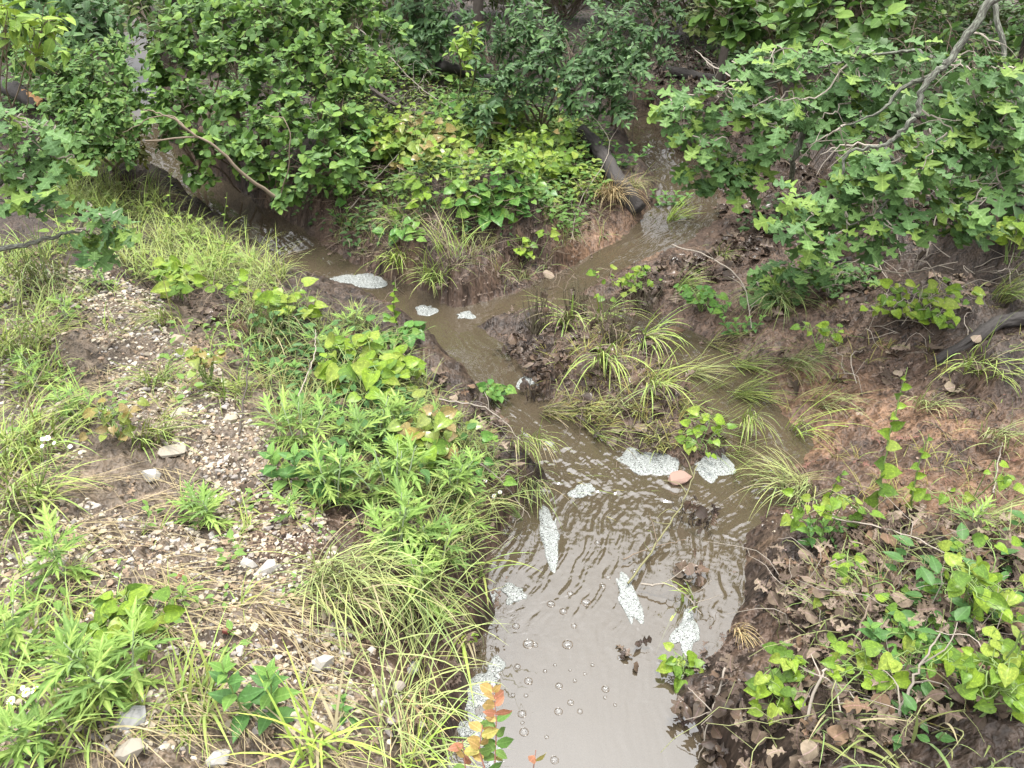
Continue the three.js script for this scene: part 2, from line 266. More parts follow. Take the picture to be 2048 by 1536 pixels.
// ================================================================ THE SETTING
// ground: one sheet, fine near the camera and coarse to the horizon
const AZ = []; for (let k = -420; k <= 420; k++) AZ.push(k * .0021); for (let a = .9; a < Math.PI; a += .07) { AZ.push(a); AZ.unshift(-a); } AZ.push(Math.PI); AZ.unshift(-Math.PI);
const RAD = [.02, .3, .6, .8]; for (let r = .9; r < 22; r *= 1.0058) RAD.push(r); for (let r = 24; r < 900; r *= 1.25) RAD.push(r);
{
  const pos = [], uv = [], col = [], idx = [], n = AZ.length;
  RAD.forEach((r, j) => AZ.forEach((a, i) => {
    const x = Math.sin(a) * r, z = -Math.cos(a) * r, st = stream(x, z), y = r > 30 ? .75 : groundAt(x, z, st); pos.push(x, y, z); uv.push(x * 1.15, z * 1.15);
    let c = [.035, .045, .02];
    if (r < 30) {
      c = land(x, z, true).c;
      if (st.d < 0) { const k = sstep(0, -.12, st.d); c = c.map((v, q) => v + ((st.de < .6 || x > .55 + .25 * fbm(x * 4, z * 4, 2) ? [.36, .21, .10] : [.12, .085, .05])[q] - v) * k * .85); }
      const s = .8 + .45 * (fbm(x * 9 + 3, z * 9, 3) - .5) + .3 * (vnoise(x * 40, z * 40 + 8) - .5); c = c.map(v => v * s);
      const silt = sstep(.62, .72, fbm(x * 3.1 + 20, z * 4.2 + 11, 4)) * sstep(.5, .1, st.d) * .5; c = c.map((v, q) => v + ([.27, .18, .11][q] - v) * silt);
    }
    col.push(...c); if (i && j) { const q = (j - 1) * n + i - 1, p = q + n; idx.push(q, q + 1, p + 1, q, p + 1, p); }
  }));
  const g = new THREE.BufferGeometry(); g.setAttribute('position', new THREE.Float32BufferAttribute(pos, 3)); g.setAttribute('uv', new THREE.Float32BufferAttribute(uv, 2)); g.setAttribute('color', new THREE.Float32BufferAttribute(col, 3)); g.setIndex(idx); g.computeVertexNormals();
  var ground = part('ground', g, soilMat); ground.userData.kind = 'structure'; ground.userData.label = 'muddy stream banks of brown soil, gravel and orange silt';
}
// water: a rippled sheet over the bed, ending under the banks
function ripple(x, z, st) {
  const a = Math.min(st.am, 1.4), q = Math.min(a, .9), s = st.s + .10 * (fbm(x * 7 + 9, z * 7, 2) - .5), n = st.n + .07 * (fbm(x * 4, z * 4 + 30, 3) - .5) + .02 * (vnoise(x * 19, z * 19) - .5);
  let h = .0066 * q * (fbm(s * 3.4, n * 32, 2) - .5) + .0044 * q * (fbm(s * 7 + 7, n * 62 + 3, 2) - .5) + .0012 * q * (fbm(x * 60, z * 60, 2) - .5);
  if (a > .9) h += .016 * (a - .9) * (fbm(x * 24, z * 24, 4) - .5);
  return h + .0006 * Math.min(a, .1) * 10 * (vnoise(x * 9, z * 9) - .5) + .00012 * (fbm(x * 24, z * 24, 2) - .5);
}
{
  const pos = [], idx = [], uv = [], AR = [], RR = []; for (let a = -.75; a < .75; a += .0018) AR.push(a); for (let r = .85; r < 18; r *= r < 4 ? 1.0020 : 1.0034) RR.push(r);
  let prev = null;
  for (const r of RR) {
    const row = new Int32Array(AR.length).fill(-1);
    AR.forEach((a, i) => { const x = Math.sin(a) * r, z = -Math.cos(a) * r, st = stream(x, z); if (st.d > .07) return; row[i] = pos.length / 3; pos.push(x, st.lv + ripple(x, z, st), z); uv.push(x, z); });
    if (prev) for (let i = 1; i < AR.length; i++) { const a = prev[i - 1], b = prev[i], c = row[i - 1], d = row[i]; if (a >= 0 && b >= 0 && c >= 0 && d >= 0) idx.push(a, b, d, a, d, c); }
    prev = row;
  }
  const g = new THREE.BufferGeometry(); g.setAttribute('position', new THREE.Float32BufferAttribute(pos, 3)); g.setAttribute('uv', new THREE.Float32BufferAttribute(uv, 2)); g.setIndex(idx); g.computeVertexNormals();
  const w = part('water', g, new THREE.MeshPhysicalMaterial({ color: new THREE.Color().setRGB(.068, .053, .034), side: THREE.DoubleSide, roughness: .03, ior: 2.35, transparent: true, opacity: .78 }));
  w.userData.kind = 'structure'; w.userData.label = 'brown silty stream water, rippled where it runs and still in the pool'; console.log('water', idx.length / 3);
}
// areas of the land, given by their outline as seen, laid on the ground
function area(poly) { const w = poly.map(([px, py]) => onPlane(px, py, .25)); let x0 = 1e9, x1 = -1e9, z0 = 1e9, z1 = -1e9; for (const p of w) { x0 = Math.min(x0, p.x); x1 = Math.max(x1, p.x); z0 = Math.min(z0, p.z); z1 = Math.max(z1, p.z); }
  const inside = (x, z) => { let c = false; for (let i = 0, j = w.length - 1; i < w.length; j = i++) if ((w[i].z > z) !== (w[j].z > z) && x < (w[j].x - w[i].x) * (z - w[i].z) / (w[j].z - w[i].z) + w[i].x) c = !c; return c; };
  let A = 0; for (let i = 0, j = w.length - 1; i < w.length; j = i++) A += (w[j].x + w[i].x) * (w[j].z - w[i].z); A = Math.abs(A / 2);
  return { A, spot() { for (let k = 0; k < 400; k++) { const x = R(x0, x1), z = R(z0, z1); if (inside(x, z)) return [x, z]; } return [w[0].x, w[0].z]; } }; }
function scatter(poly, perM2, dry, fn, patch = 0, off = 0) {   // dry: least distance from the water's edge
  const a = area(poly), n = Math.round(a.A * perM2), out = [];
  for (let k = 0; k < n; k++) { const [x, z] = a.spot(); if (patch && fbm(x * 3.3 + off, z * 3.3 + off * 2, 3) < patch + R(-.08, .08)) continue; const st = stream(x, z); if (st.d < dry) continue; out.push(fn(V(x, groundAt(x, z, st), z), st)); }
  return out;
}
// ---- stones of the gravel bank: the largest each a piece of the ground, the small ones one part
reseed(31);
const stoneGeos = []; for (let k = 0; k < 9; k++) { const p = [], sy = R(.45, .75), sx = R(.75, 1); for (let i = 0; i < 15; i++) { const u = R(-1, 1), t = R(0, 6.283), c = Math.sqrt(1 - u * u), q = R(.75, 1); p.push(V(c * Math.cos(t) * sx * q * .5, u * sy * q * .5, c * Math.sin(t) * q * .5)); } const g = new ConvexGeometry(p); stoneGeos.push(g); }
const stoneCols = [[.35, .305, .23], [.29, .245, .175], [.225, .19, .14], [.40, .35, .27], [.26, .185, .125], [.21, .185, .165], [.34, .31, .275], [.28, .22, .15]];
const stoneTex = noiseTex(128, (u, v) => { const k = .72 + .5 * (wrapf((x, y) => fbm(x, y, 4), 10)(u, v) - .5); return [k, k * .98, k * .95]; }, true);
const stoneMat = c => new THREE.MeshStandardMaterial({ color: new THREE.Color().setRGB(...c), roughness: .85, flatShading: true });
const stoneMats = stoneCols.map(stoneMat), stoneWhite = stoneMat([1, 1, 1]);
const spinM = (p, s, flat = 1) => new THREE.Matrix4().compose(p, new THREE.Quaternion().setFromEuler(new THREE.Euler(R(-.4, .4), R(0, 6.28), R(-.4, .4))), V(s * R(.8, 1.2), s * flat, s * R(.8, 1.2)));
const GRAVEL = [
  [[[130, 610], [330, 620], [370, 760], [200, 720], [120, 690]], 1.2], [[[200, 720], [420, 760], [520, 900], [620, 1000], [600, 1080], [420, 1010], [260, 900]], 1], [[[420, 1000], [640, 1010], [720, 1330], [700, 1536], [330, 1536], [460, 1250]], 1.25],
  [[[0, 1060], [200, 1080], [460, 1150], [420, 1240], [0, 1200]], .9], [[[0, 1330], [330, 1400], [420, 1600], [0, 1600]], 1.2], [[[0, 600], [130, 600], [200, 1000], [0, 1060]], .5], [[[0, 1180], [460, 1200], [420, 1400], [0, 1360]], .8], [[[640, 1300], [860, 1400], [850, 1536], [640, 1536]], .7], [[[1500, 950], [1700, 900], [1760, 990], [1560, 1010]], .25],
];
{
  const items = [];
  for (const [poly, k] of GRAVEL) scatter(poly, 6800 * k, .03, (p, st) => { const big = Math.pow(rnd(), 5), s = .005 + .009 * rnd() + .027 * big * (k > .4 ? 1 : .3); p.y += s * R(-.15, .12); items.push({ m: spinM(p, s), s, v: s / p.distanceTo(camera.position) }); }, .30, k * 10);
  items.sort((a, b) => b.v - a.v);
  items.slice(0, 280).forEach(it => part('stone', pick(stoneGeos), pick(stoneMats), ground).applyMatrix4(it.m));
  const rest = items.slice(280), grp = stoneGeos[0], im = new THREE.InstancedMesh(grp, stoneWhite, rest.length), c = new THREE.Color();
  rest.forEach((it, k) => { im.setMatrixAt(k, it.m); const t = pick(stoneCols), b = R(.6, 1.1); im.setColorAt(k, c.setRGB(t[0] * b, t[1] * b, t[2] * b)); });
  im.name = 'gravel'; im.userData.kind = 'stuff'; im.castShadow = im.receiveShadow = true; ground.add(im);
  console.log('gravel', rest.length);
}
function bigStone(px, py, size, col, label, flat = .8, turn = 0) {
  const p = onGround(px, py), g = []; for (let i = 0; i < 26; i++) { const u = R(-1, 1), t = R(0, 6.283), c = Math.sqrt(1 - u * u), q = R(.82, 1); g.push(V(c * Math.cos(t) * q * .62, u * q * .5 * flat, c * Math.sin(t) * q * .45)); }
  const o = part(numbered('stone'), new ConvexGeometry(g), stoneMat(col.map(v => v * .47))); o.position.copy(p); o.position.y += size * .14; o.scale.setScalar(size); o.rotation.set(R(-.15, .15), turn, R(-.15, .15)); tag(o, label, 'stone');
}
reseed(32);
bigStone(302, 956, .062, [.62, .58, .5], 'pale block of limestone alone on the gravel below the flat broken slab', .9, .3);
bigStone(345, 908, .09, [.5, .44, .35], 'wide flat tan slab of stone lying on the gravel under the red-leaved sprout', .35, .1);
bigStone(360, 832, .065, [.55, .49, .4], 'tan angular stone at the upper end of the gravel, upper of two side by side', .75, 1);
bigStone(214, 830, .062, [.5, .46, .42], 'grey-pink stone left of the tan angular stone beside the grass', .8, .4);
bigStone(462, 842, .05, [.6, .52, .38], 'light tan stone beside the dark stem near the mugwort edge', .8, .8);
bigStone(357, 686, .06, [.52, .42, .3], 'upright tan stone at the foot of the undercut grass clod', 1.2, .5);
bigStone(358, 714, .035, [.66, .62, .55], 'small white stone just below the upright tan stone', .9, 0);
bigStone(500, 1130, .05, [.66, .62, .56], 'white stone in a row of three on the edge of the bare slope', .9, 0);
bigStone(536, 1140, .055, [.68, .63, .55], 'largest white stone of the row on the edge of the bare slope', .9, .4);
bigStone(825, 1338, .045, [.44, .42, .39], 'grey flat stone on the bank above the pool, apart from the others', .5, 1);
bigStone(456, 1262, .028, [.28, .07, .05], 'dark red pebble among the pale gravel', .7, .4);
bigStone(362, 1152, .03, [.42, .17, .09], 'small orange chip of stone on the gravel', .5, 1.2);
bigStone(262, 1505, .06, [.5, .44, .35], 'rounded tan stone at the bottom edge of the photo, in gravel', .8, .3);
bigStone(438, 1520, .05, [.6, .57, .52], 'white rounded stone at the bottom edge right of the tan one', .8, .3);
bigStone(270, 1440, .07, [.48, .47, .45], 'pale grey stone under the large mugwort', .6, .7);
bigStone(795, 1375, .04, [.52, .45, .37], 'brownish stone half under grass beside the grey flat stone', .8, .4);
bigStone(650, 1330, .055, [.56, .52, .45], 'pale stone under the overhang of the big arching grass tuft', .8, .6);
bigStone(60, 1128, .045, [.5, .44, .38], 'tan stone beside the upper mugwort at the left edge', .9, .2);
bigStone(1358, 962, .095, [.42, .27, .21], 'flat pink-brown stone at the edge of the foam in the stream', .5, .1);

// lumps of mud nobody could count
{
  reseed(41); const geo = stoneGeos[3];
  for (const [name, label, poly, n, c, dry] of [
    ['mud_lumps', 'lumps of wet mud on the flat under the oak and beside the rill', [[1290, 560], [1480, 420], [2048, 480], [2048, 1040], [1560, 1040], [1400, 700]], 700, [.12, .08, .056], .0],
    ['mud_lumps', 'lumps of mud on the front of the island', [[590, 360], [760, 330], [1250, 360], [1190, 560], [900, 570], [680, 520]], 1500, [.11, .075, .054], .0],
    ['mud_lumps', 'lumps of mud on the bare bank above the pool', [[560, 1000], [960, 860], [1090, 1000], [940, 1400], [720, 1400]], 1800, [.13, .092, .066], .0],
    ['mud_lumps', 'lumps of mud along the leaf pile', [[1440, 1080], [1620, 1040], [1640, 1340], [1480, 1600], [1380, 1500]], 2200, [.10, .068, .05], .0],
    ['mud_lumps', 'lumps of mud on the bar between the channels', [[960, 620], [1300, 560], [1420, 740], [1360, 880], [1180, 850], [1000, 720]], 2400, [.11, .08, .058], .0],
  ]) {
    const m = []; scatter(poly, n, dry, p => { const s = .004 + .016 * Math.pow(rnd(), 3); p.y -= s * .1; m.push(spinM(p, s, .8)); }, .3);
    const im = new THREE.InstancedMesh(geo, new THREE.MeshStandardMaterial({ color: 0xffffff, roughness: .6 }), m.length), k = new THREE.Color(); m.forEach((e, i) => { const b = R(.7, 1.4); im.setMatrixAt(i, e); im.setColorAt(i, k.setRGB(c[0] * b, c[1] * b, c[2] * b)); }); im.name = numbered(name); im.castShadow = im.receiveShadow = true; tag(im, label, 'mud', null, 'stuff'); scene.add(im);
  }
}

// ================================================================ TREES, SHRUBS AND VINES
const SP = {
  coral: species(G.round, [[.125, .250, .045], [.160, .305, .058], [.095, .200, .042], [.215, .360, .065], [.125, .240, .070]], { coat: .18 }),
  bush: species(G.small, [[.095, .210, .040], [.125, .255, .050], [.075, .170, .036], [.165, .28, .055]], { coat: .2 }),
  dark: species(G.ovate, [[.080, .175, .060], [.105, .215, .075], [.065, .140, .050], [.13, .25, .080]], { coat: .25 }),
  far: species(G.small, [[.13, .19, .05], [.17, .23, .06], [.10, .16, .045]], { coat: .05, tr: .4 }),
  oak: species(G.oak, [[.115, .235, .070], [.145, .280, .085], [.090, .195, .060], [.170, .310, .080], [.22, .35, .065]], { coat: .22, cr: .45 }),
  green: species(G.heart, [[.21, .350, .022], [.26, .405, .028], [.17, .300, .025], [.30, .40, .050], [.13, .25, .024]], { coat: .22, cr: .3, map: spotTex }),
  deep: species(G.heart, [[.095, .25, .038], [.13, .30, .042], [.18, .34, .042]], { coat: .3, cr: .3, map: spotTex }),
  rust: species(G.heart, [[.30, .24, .055], [.25, .31, .05], [.34, .26, .09], [.25, .35, .05]], { coat: .45, cr: .25, map: spotTex }),
  mug: species(G.mug, [[.205, .350, .068], [.25, .405, .085], [.155, .280, .062], [.30, .44, .10]], { coat: .15 }),
  broad: species(G.ovate, [[.090, .220, .054], [.115, .265, .064], [.17, .33, .065]], { coat: .2 }),
  sprout: species(G.elm, [[.46, .20, .12], [.50, .34, .12], [.40, .13, .11], [.16, .28, .06], [.48, .42, .12], [.12, .25, .05]], { coat: .25 }),
  yellow: species(G.ovate, [[.25, .40, .05], [.30, .44, .06], [.20, .34, .05]], { coat: .2 }),
};
// a shrub: stems from the base to each lobe [column, row, distance, radius, twigs], twigs out to the lobe's surface, leaves along them
function shrub(name, label, category, base, lobes, sp, { leaf = .07, pairs = 6, wood = M.twig, r0 = .012, most = 300, opposite = true, group, up = .85, thin = .0022 } = {}) {
  const t = thing(name, label, category, base, group), st = newData(), tw = newData(), items = [];
  for (const [px, py, d, rad, n] of lobes) {
    const c = (px instanceof THREE.Vector3 ? px.clone() : atDist(px, py, d)).sub(base), start = V(R(-.08, .08), -.03, R(-.08, .08)), mid = start.clone().lerp(c, .5).add(V(R(-.1, .1), R(.02, .14), R(-.1, .1)));
    tubeData(st, curve([start, mid, c], 7, .012), r0 * R(.7, 1.1), r0 * .35, 5);
    for (let k = 0; k < n; k++) {
      const u = R(-.75, 1), a = R(0, 6.283), q = Math.sqrt(1 - u * u), dir = V(q * Math.cos(a), u, q * Math.sin(a)), e = c.clone().addScaledVector(dir, rad * R(.65, 1.12)), s = mid.clone().lerp(c, R(.5, 1));
      const bendP = s.clone().lerp(e, .5).add(V(R(-.05, .05), R(0, .09), R(-.05, .05))), cv = curve([s, bendP, e], 6);
      tubeData(tw, cv, thin, thin * .4, 3);
      const np = pairs + Math.floor(R(-1.5, 1.5)), spin = R(0, 6.28);
      for (let i = 0; i < np; i++) {
        const f = .32 + .68 * (i + .7) / np, ii = Math.min(5, Math.floor(f * 6)), p = cv[ii].clone().lerp(cv[ii + 1], f * 6 - ii), ax = cv[ii + 1].clone().sub(cv[ii]).normalize();
        let side = ax.clone().cross(V(0, 1, 0)); if (side.lengthSq() < .02) side.set(1, 0, 0); side.normalize().applyAxisAngle(ax, R(-.5, .5) + (i % 2 ? .5 : -.3) + spin * .15);
        for (const sg of opposite ? [-1, 1] : [i % 2 ? 1 : -1]) items.push({ m: basis(p, side.clone().multiplyScalar(sg).addScaledVector(ax, .55).add(V(0, R(-.35, .25), 0)), jitter(V(0, up, .1), .38).addScaledVector(dir, .3), leaf * R(.5, 1.2) * (i === np - 1 ? .75 : 1)) });
      }
      items.push({ m: basis(e, cv[6].clone().sub(cv[5]).add(V(0, .01, 0)), jitter(V(0, up, .15), .5), leaf * R(.5, .9)) });
    }
  }
  part('stems', geoOf(st), wood, t); part('twigs', geoOf(tw), wood, t).userData.kind = 'stuff';
  addLeaves(t, items, sp, most); return t;
}
reseed(101);
// --- coralberry mass on the far bank, left of the middle
shrub('coralberry_shrub', 'tall round-leaved shrub hanging over the upper left stream, farthest left of its thicket', 'shrub', onGround(400, 330), [[340, 130, 5.9, .24, 22], [300, 200, 5.7, .15, 9], [400, 70, 5.9, .26, 24], [370, 215, 5.6, .2, 16], [330, 270, 5.5, .17, 12], [450, 20, 6.1, .25, 18]], SP.coral, { leaf: .060, pairs: 7 });
shrub('coralberry_shrub', 'round-leaved shrub with a yellowed sprig in the middle of the thicket above the stream', 'shrub', onGround(520, 310), [[470, 130, 5.7, .26, 26], [540, 60, 5.8, .28, 26], [470, 230, 5.5, .2, 17], [550, 190, 5.5, .25, 22], [600, 120, 5.6, .24, 20]], SP.coral, { leaf: .060, pairs: 7 });
shrub('coralberry_shrub', 'bright top of the round-leaved thicket, rising past the upper edge of the photo', 'shrub', onGround(660, 270), [[640, 50, 5.9, .3, 30], [730, 40, 6, .26, 22], [660, 140, 5.6, .25, 24], [730, 150, 5.7, .2, 15], [780, 90, 5.9, .18, 10], [690, 220, 5.4, .18, 12]], SP.coral, { leaf: .061, pairs: 7 });
shrub('coralberry_shrub', 'low round-leaved shrub dipping towards the water under a bare dark branch', 'shrub', onGround(500, 370), [[430, 300, 5.4, .19, 16], [500, 320, 5.3, .2, 17], [400, 350, 5.5, .12, 7], [560, 270, 5.3, .2, 16], [540, 360, 5.2, .14, 9]], SP.coral, { leaf: .062 });
shrub('coralberry_shrub', 'leafy low shrub on the mud bank right of the bare dark branch', 'shrub', onGround(640, 370), [[600, 340, 5.1, .17, 13], [640, 280, 5.2, .18, 13], [690, 330, 5.0, .15, 10], [580, 400, 5.1, .1, 6]], SP.coral, { leaf: .064 });
// --- left bushes
shrub('small_leaved_bush', 'dense dark bush of tiny leaves on the left bank behind the rotten log', 'shrub', onGround(150, 300), [[100, 150, 5.6, .25, 38], [180, 170, 5.5, .25, 38], [240, 130, 5.9, .2, 24], [140, 230, 5.3, .2, 30], [40, 110, 5.7, .2, 22]], SP.bush, { leaf: .052, pairs: 7, thin: .0016 });
shrub('small_leaved_bush', 'low dense tiny-leaved bush between the rotten log and the stream', 'shrub', onGround(210, 330), [[180, 280, 5.1, .2, 34], [230, 240, 5.3, .2, 34], [130, 300, 5.0, .15, 20], [235, 310, 5.1, .1, 12], [190, 220, 5.3, .17, 24]], SP.bush, { leaf: .05, pairs: 7, thin: .0016 });
shrub('broadleaf_shrub', 'dark shrub at the top left corner behind the tiny-leaved bushes', 'shrub', V(-4.0, .6, -7.2), [[30, 30, 7, .35, 26], [130, 40, 7, .35, 28], [200, 60, 7.2, .28, 20], [60, 90, 6.5, .25, 18]], SP.dark, { leaf: .1, most: 200 });
shrub('yellow_green_sprig', 'bright yellow-green leafy sprig in front of the dark bush at the left edge', 'shrub', onGround(20, 330), [[95, 40, 4.3, .08, 7], [80, 85, 4.2, .13, 9], [10, 50, 4.2, .12, 9], [20, 20, 4.3, .1, 6]], SP.yellow, { leaf: .085, pairs: 4, opposite: false, r0: .006 });
shrub('floating_weed', 'olive clump of small wet leaves hanging into the stream at the upper left', 'plant', onGround(262, 320), [[258, 290, 5.6, .1, 14], [262, 315, 5.5, .09, 12]], species(G.small, [[.10, .12, .02], [.14, .15, .02]], { coat: .4 }), { leaf: .045, r0: .004 });
// --- middle and right background
shrub('dogwood_shrub', 'blue-green bush overhanging the dark channel at the top middle', 'shrub', onGround(1080, 265), [[960, 110, 6.2, .25, 24], [1050, 60, 6.3, .3, 34], [1060, 150, 6.0, .28, 32], [1150, 110, 6.1, .3, 34], [1140, 190, 5.9, .2, 20], [1000, 200, 5.9, .2, 20], [960, 240, 5.7, .13, 10]], SP.dark, { leaf: .064, pairs: 8, up: .9 });
shrub('dogwood_shrub', 'blue-green bush right of the first one, arching over the right-hand channel', 'shrub', onGround(1240, 260), [[1230, 60, 6.4, .3, 32], [1240, 150, 6.1, .26, 28], [1300, 110, 6.5, .22, 18], [1220, 220, 5.9, .17, 14], [1320, 30, 6.8, .25, 18]], SP.dark, { leaf: .064, pairs: 8, up: .9 });
shrub('dogwood_shrub', 'shadowed bush behind the round-leaved thicket at the top', 'shrub', V(-.75, .55, -7.3), [[850, 40, 7, .35, 30], [900, 90, 6.8, .25, 20], [800, 20, 7.1, .3, 22], [840, 110, 6.7, .2, 14]], SP.dark, { leaf: .085, pairs: 7, most: 200 });
shrub('hackberry_shoot', 'bright green leafy shoot in front of the shadowed bush', 'shrub', onGround(925, 220), [[935, 85, 5.4, .1, 8], [920, 120, 5.4, .12, 9]], SP.yellow, { leaf: .07, pairs: 5, r0: .006, opposite: false });
shrub('coralberry_shrub', 'round-leaved shrub behind the oak at the upper right', 'shrub', onGround(1560, 240), [[1430, 20, 5.5, .2, 13], [1530, 40, 5.5, .25, 16], [1640, 60, 5.4, .25, 16], [1740, 30, 5.4, .2, 12], [1470, 80, 5.6, .16, 8]], SP.coral, { leaf: .095, pairs: 5 });
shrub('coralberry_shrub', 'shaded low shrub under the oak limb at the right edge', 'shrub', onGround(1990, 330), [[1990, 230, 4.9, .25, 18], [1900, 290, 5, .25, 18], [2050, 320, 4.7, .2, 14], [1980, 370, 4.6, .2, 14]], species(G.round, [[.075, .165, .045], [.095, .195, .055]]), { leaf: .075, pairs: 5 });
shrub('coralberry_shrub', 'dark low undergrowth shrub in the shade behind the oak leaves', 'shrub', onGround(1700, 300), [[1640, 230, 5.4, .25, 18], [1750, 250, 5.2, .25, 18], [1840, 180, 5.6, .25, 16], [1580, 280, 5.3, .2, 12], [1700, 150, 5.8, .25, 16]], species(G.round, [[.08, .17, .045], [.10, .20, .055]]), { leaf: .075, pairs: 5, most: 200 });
// --- far undergrowth beyond the dark channel
reseed(140);
[[-6.5, -11, 'leafy thicket far off beyond the upper left stream bend', 1.0], [-3.6, -12.5, 'leafy thicket closing the view up the left stream', .9], [-1.2, -10.5, 'leafy thicket between the dark trunks behind the shadowed bush', .9], [.7, -11.5, 'pale leafy thicket glimpsed through the gap in the blue-green bushes', .9], [2.4, -10.5, 'pale leafy thicket behind the right blue-green bush', 1.0], [4.4, -10.2, 'pale thicket behind the oak at the top right', 1.1], [6.6, -9.6, 'brown-green thicket beyond the oak limb at the right edge', 1.1], [-4.9, -8.9, 'dark thicket on the left bank behind the corner shrub', .9], [3.1, -8.3, 'twiggy thicket behind the left side of the oak', .8], [5.2, -7.6, 'shady thicket behind the oak limb', .8], [3.6, -9.2, 'pale thicket above the oak leaves at the top edge', 1.0], [-2.4, -8.8, 'dark thicket behind the top of the round-leaved thicket', .9], [5.0, -12.5, 'far pale thicket beyond everything at the top right', 1.2], [1.6, -13.5, 'far pale thicket seen through the middle gap at the top', 1.2], [-7.5, -9.2, 'thicket at the far upper left', 1.1]].forEach(([x, z, label, h], i) => {
  const b = V(x, groundAt(x, z), z), lob = []; for (let k = 0; k < 17; k++) lob.push([V(x + R(-1.3, 1.3), b.y + R(.05, h * 1.7), z + R(-.7, .7)), 0, 0, R(.35, .5), 26]);
  shrub('thicket', label, 'shrub', b, lob, i === 7 || i === 9 ? SP.bush : SP.far, { leaf: .1, pairs: 4, most: 0, thin: .004, r0: .016 });
});
// --- trees behind: trunks in view, crowns above the frame that shade the channel
function tree(name, label, x, z, h, r, lean, crown, low = .3, size = 1) {
  const b = V(x, groundAt(x, z) - .05, z), t = thing(name, label, 'tree', b), top = V(lean[0], h, lean[1]), tp = curve([V(0, 0, 0), V(lean[0] * .15 + R(-.06, .06), h * .35, lean[1] * .2), V(lean[0] * .6, h * .7, lean[1] * .6), top], 12, .012);
  part('trunk', tube(tp, r, r * .4, 9, .3), M.bark, t);
  const limbs = newData(), items = [];
  for (let k = 0; k < crown; k++) {
    const f = low + (1 - low) * Math.sqrt(rnd()), s = tp[Math.min(12, Math.floor(f * 12.9))], w = (1.25 - f) * size, a = R(0, 6.28), e = s.clone().add(V(Math.cos(a) * R(.8, 1.9) * w, R(-.1, .8), Math.sin(a) * R(.7, 1.6) * w)); tubeData(limbs, curve([s, s.clone().lerp(e, .5).add(V(0, .12, 0)), e], 6, .02), r * .3, r * .1, 5);
    for (let i = 0; i < 120; i++) { const g = R(.3, 1.1), p = s.clone().lerp(e, g).add(V(R(-.45, .45), R(-.35, .35), R(-.45, .45))); items.push({ m: basis(p, V(R(-1, 1), R(-.5, .3), R(-1, 1)), jitter(V(0, 1, 0), .6), R(.10, .19)) }); }
  }
  part('limbs', geoOf(limbs), M.bark, t); addLeaves(t, items, SP.dark, 0, 'leaf', 'crown'); return t;
}
reseed(160);
tree('elm_tree', 'slim dark tree trunk behind the shadowed bush', -.35, -8.2, 5.0, .055, [.2, -.2], 26);
tree('elm_tree', 'dark tree trunk between the two blue-green bushes', 1.25, -8.6, 5.4, .06, [-.3, -.4], 28);
tree('elm_tree', 'curved thin trunk bending right behind the right blue-green bush', 1.9, -7.6, 4.6, .04, [.9, -.2], 20);
tree('elm_tree', 'tree trunk at the head of the upper left stream', -4.1, -10.4, 6.4, .08, [.3, -.3], 32);
tree('elm_tree', 'tree trunk in the deep shade at the upper right corner', 4.5, -7.3, 5.6, .08, [-.4, -.4], 32);
tree('elm_tree', 'tree trunk behind the corner shrub at the upper left', -5.6, -8.4, 6, .08, [.2, .1], 28);
tree('elm_tree', 'far tree trunk left of the middle behind the thickets', -2.2, -11.5, 6.9, .09, [.2, 0], 34, .25, 1.2);
tree('elm_tree', 'far tree trunk right of the middle behind the thickets', 3.0, -11.8, 7.0, .09, [-.2, 0], 34, .25, 1.2);
tree('elm_tree', 'far tree trunk straight beyond the gap in the bushes', .4, -12.4, 7.0, .08, [.1, 0], 34, .25, 1.2);
tree('elm_tree', 'far tree trunk beyond the oak limb at the right edge', 7.0, -10.5, 7.2, .09, [-.2, 0], 32, .25, 1.2);
tree('elm_tree', 'tree on the right bank whose crown hangs beyond the right edge', 4.9, -3.3, 6.2, .1, [-1.0, .2], 34, .5, 1.25);
tree('elm_tree', 'tree lower on the right bank, leaning out of view past the right edge', 4.6, -1.3, 5.6, .09, [-.7, -.2], 26, .5, 1.1);
tree('elm_tree', 'far tree trunk beyond the bushes at the left edge', -8.2, -10.8, 7, .09, [.2, 0], 30, .25, 1.2);

